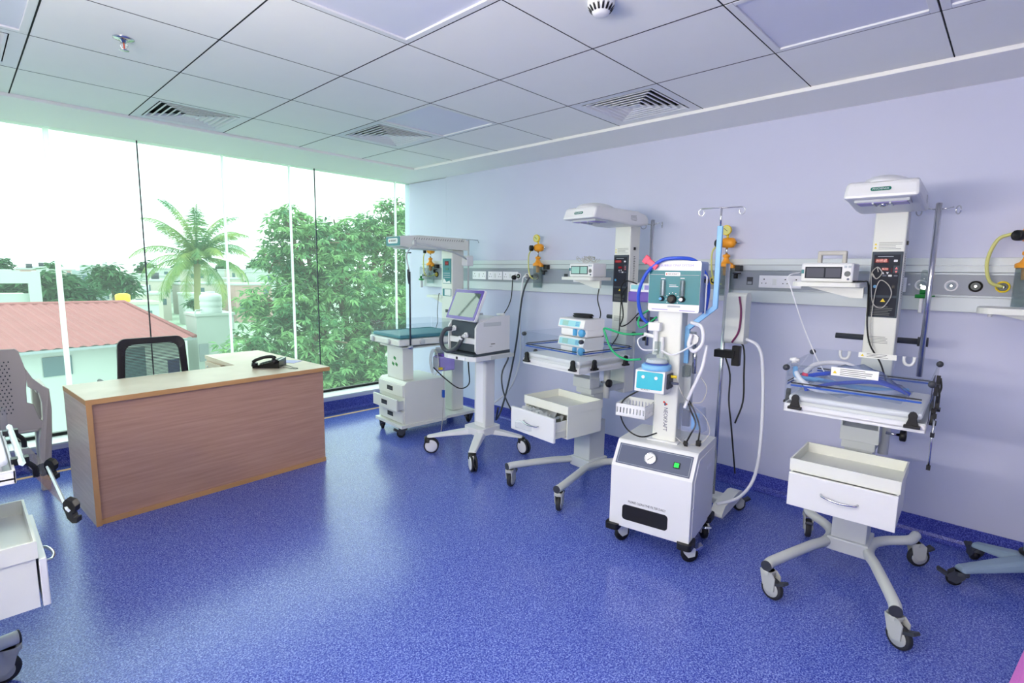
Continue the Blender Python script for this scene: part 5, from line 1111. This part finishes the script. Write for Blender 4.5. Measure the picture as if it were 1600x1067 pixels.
# trees: leaf clusters on a branch frame
def leaf_tree(name, label, lobes, base, trunk_r, n_per, leaf, mt, group, seed, spray=12, zc=None):
    rg = random.Random(seed); b = Vector(base); t = thing(name, label, 'tree', base, 0, group)
    m = MB(); br = MB()
    top = sum((Vector(l[:3]) for l in lobes), Vector())/len(lobes); top = Vector((top.x, top.y, min(l[2] for l in lobes)))
    br.tube([(0, 0, 0), (top-b)*.5+Vector((.15, .1, 0)), top-b], [trunk_r]*6+[trunk_r*.7]*9, 10, 5)
    V, F_ = [], []
    for lx, ly, lz, R_ in lobes:
        c = Vector((lx, ly, lz))
        br.tube([top-b, (top*.5+c*.5)-b+Vector((rg.uniform(-.2, .2), 0, -.1)), c-b], [trunk_r*.5]*5+[trunk_r*.22]*10, 7, 5)
        for k in range(3):
            dd = Vector((rg.gauss(0, 1), rg.gauss(0, 1), rg.gauss(0, 1))).normalized()*R_*.8; br.tube([c-b, c-b+dd*.5+Vector((0, 0, .08)), c-b+dd], [trunk_r*.2]*4+[trunk_r*.08]*8, 5, 4)
        for k in range(int(n_per*R_*R_)):
            d = Vector((rg.gauss(0, 1), rg.gauss(0, 1), rg.gauss(0, 1))).normalized(); d.z *= .85
            p = c+d*R_*(rg.random()**.33)*rg.uniform(.85, 1.12)-b
            for q in range(spray):
                a = rg.uniform(0, 2*PI); dr = Vector((math.cos(a), math.sin(a), rg.uniform(-.9, .35))).normalized(); L_ = leaf*rg.uniform(.7, 1.3); sd_ = dr.cross(Vector((rg.uniform(-.4, .4), rg.uniform(-.4, .4), 1))).normalized()*L_*.16
                o_ = p+dr*leaf*.15; tip = o_+dr*L_+Vector((0, 0, -.18*L_)); mid = o_+dr*L_*.5; k0 = len(V)
                V += [o_, mid+sd_, tip, mid-sd_]; F_.append((k0, k0+1, k0+2, k0+3))
    br.ob('trunk', 'bark', t); m.add(V, F_); m.ob('foliage', mt, t)['kind'] = 'stuff'
    return t
big = [(7.1, 14, 2.0, 1.15), (6.55, 14, 2.7, .62), (6.3, 14, 1.75, .6), (9.95, 15, 2.2, 1.25), (10.6, 15, 3.2, .8), (9.2, 14.6, 2.6, .7), (8.2, 14.4, 2.35, .8), (7.75, 13.6, 1.1, 1.3), (6.0, 13.4, .5, 1.0), (5.2, 12.9, -.55, .8), (6.7, 13, -.5, 1.35), (9.2, 13.6, 0, 1.5), (7.7, 12.6, -1.6, 1.3), (6.1, 12.5, -1.6, 1.2), (11.2, 15, 1.3, 1.2), (8.6, 12.8, -2.2, 1.2), (5.3, 12.5, -2.4, 1.0), (10.8, 14.2, -.5, 1.3), (7.0, 12.2, -2.9, 1.3), (12.4, 15.5, 2.9, 1.2)]
leaf_tree('mango_tree', 'large leafy green tree filling the window right of desk', big, (8.2, 14.2, -9), .32, 170, .21, 'leaf_mango', None, 1)
leaf_tree('round_tree', 'dense dark green tree behind the pink roof at left', [(3.2, 42, .05, 1.15), (4.4, 42, .45, 1.2), (5.2, 42, -.05, 1.15), (2.2, 42, -.3, 1.1), (4.3, 41, -.7, 1.4), (5.7, 42, -.7, .95), (3, 41, -1.0, 1.3), (1.4, 42, .1, 1.0)], (4.2, 42, -9), .4, 45, .62, 'leaf_dark', None, 2, 10)
leaf_tree('round_tree', 'smaller dark tree left of the palm trunk', [(11.6, 72, .2, 1.7), (13.2, 72, -.4, 1.7), (12.4, 72, .9, 1.1)], (12.3, 72, -9), .3, 25, .8, 'leaf_dark', None, 3, 9)
# coconut palm
pm = thing('coconut_palm', 'coconut palm with drooping fronds behind the water tank', 'palm', (11.5, 40, -9), 0)
MB().tube([(-.1, 0, 0), (0, 0, 5), (.25, 0, 11.1)], [.26]*8+[.2]*8, 12, 8).ob('trunk', 'palm_stem', pm)
cr = Vector((.27, 0, 11.15)); rg = random.Random(9)
for k in range(34):
    a = 2*PI*k/34*5.03+rg.uniform(-.2, .2); el = (1.35, .95, .5, .1, -.35)[k % 5]+rg.uniform(-.15, .15); L_ = rg.uniform(3.5, 4.5); m = MB(); P = []
    for q in range(9):
        u = q/8; e = el-1.35*u*u*(.55+.45*math.cos(el)); P.append((P[-1]+Vector((math.cos(a)*math.cos(e), math.sin(a)*math.cos(e), math.sin(e)))*L_/8) if P else cr.copy())
    m.tube(P, [.05]*4+[.02]*12, 5, 2)
    sdv = Vector((-math.sin(a), math.cos(a), 0))
    for q in range(60):
        u = .1+.9*q/59; i = min(7, int(u*8)); p = P[i].lerp(P[i+1], u*8-i); tg = (P[i+1]-P[i]).normalized(); ll = .95*math.sin(PI*min(1, u*.85+.12))**.6
        for s in (-1, 1):
            d = (sdv*s*.75+tg*.55+Vector((0, 0, -.45-rg.uniform(0, .35)))).normalized(); w = tg*.022; m.add([p-w, p+w, p+d*ll*.6+w*.8, p+d*ll, p+d*ll*.6-w*.8], [(0, 1, 2, 3, 4)])
    m.ob('frond', 'leaf_palm', pm)
for k in range(7): MB().ell(cr+Vector((.3*math.cos(k), .3*math.sin(k), -.3)), .14, .14, .17, 10, 6).ob('coconut', 'leaf_palm', pm)
# distant town
rg = random.Random(21)
for Y in (108, 120, 133, 162, 178, 194, 212, 232):
    x = Y*.03
    while x < Y*.5:
        w = rg.uniform(3.6, 7); h = rg.uniform(5.0, 9.2)+.012*(Y-108)-(1.6 if Y < 125 else 0); dpt = rg.uniform(5, 8)
        if rg.random() < .85:
            mt, cn = rg.choice([('wall_white', 'white'), ('wall_white', 'white'), ('wall_cream', 'cream'), ('wall_far_gray', 'grey'), ('wall_far_pink', 'pinkish')])
            t = thing('town_house', 'small %s flat-roofed house in the distant town' % cn, 'house', (x+w/2, Y, -9), rg.uniform(-.08, .08), 'pale houses of the distant town')
            MB().box(-w/2, w/2, 0, dpt, 0, h).ob('wall', mt, t); MB().box(-w/2-.15, w/2+.15, -.15, dpt, h, h+.35).ob('parapet', 'wall_white', t)
            nw = max(2, int(w/2.2))
            for i in range(nw):
                for z in (h-1.9, h-4.6):
                    if z > 2 and rg.random() < .75: MB().box(-w/2+w*(i+.3)/nw, -w/2+w*(i+.7)/nw, -.05, .02, z, z+1.2).ob('window', 'win_dark', t)
            if rg.random() < .35: MB().cyl((w*.2, dpt/2, h+.3), (w*.2, dpt/2, h+1.6), .7, n=10).ob('roof_tank', rg.choice(['tank_white', 'dark_plastic']), t)
        x += w+rg.uniform(1.6, 5)
gb = thing('apartment_block', 'grey distant apartment block above the dense tree', 'building', (21.6, 148, -9), .1)
MB().box(-2.2, 2.4, 0, 6, 0, 9.4).ob('wall', 'wall_far_gray', gb); MB().box(-1, 1.5, 2, 5, 9.4, 10.6).ob('roof_room', 'wall_white', gb)
for i in range(3):
    for j in range(3): MB().box(-1.8+1.4*i, -1.0+1.4*i, -.06, .02, 1.8+2.6*j, 3.2+2.6*j).ob('window', 'win_dark', gb)
yt = thing('yellow_tank', 'bright yellow rooftop tank just beyond the pink ridge', 'water tank', (11.4, 62, -1.92), 0); MB().lathe((0, 0, 0), (0, 0, 1), [(.55, 0), (.6, .06), (.6, .62), (.5, .75), (.2, .8), (0, .8)], 20, False).ob('shell', 'yellow_tank', yt)
ys = thing('tank_house', 'low cream house carrying the bright yellow tank', 'house', (11.9, 62, -9), 0); MB().box(-2.2, 2.2, -1, 3, 0, 6.8).ob('wall', 'wall_white', ys); MB().box(-2.3, 2.3, -1.1, 3, 6.8, 7.08).ob('parapet', 'wall_cream', ys)
for k in range(3): MB().box(-1.7+1.3*k, -1.0+1.3*k, -1.05, -.98, 5.0, 6.2).ob('window', 'win_dark', ys)
rg = random.Random(33)
for k in range(10):
    Y = 262+rg.uniform(-4, 4); x = 10+15*k; R_ = rg.uniform(4.2, 5.6); lob = [(x+rg.uniform(-1.6, 1.6), Y+rg.uniform(-2, 2), -4+rg.uniform(0, 5.5)+R_*.3, R_*rg.uniform(.6, .8)) for _ in range(4)]
    leaf_tree('hill_tree', 'hazy green tree on the far skyline of the town', lob, (x, Y, -9), .5, 3.2, 2.2, 'leaf_dark', 'trees along the far skyline', 40+k, 8)
for k, (x, Y, z, R_) in enumerate([(29, 98, -4.0, 1.8), (37, 97, -4.2, 1.7), (13, 147, -2.6, 2.0), (30, 147, -2.4, 2.2), (39, 146, -3.0, 2.0), (55, 146, -2.4, 2.2)]):
    leaf_tree('town_tree', 'round green tree among the distant town houses', [(x, Y, z, R_*.8), (x+R_*.7, Y, z-.6, R_*.6), (x-R_*.7, Y+.5, z-.5, R_*.6)], (x, Y, -9), .25, 14, 1.0, 'leaf_dark', 'trees among the town houses', 70+k, 8)
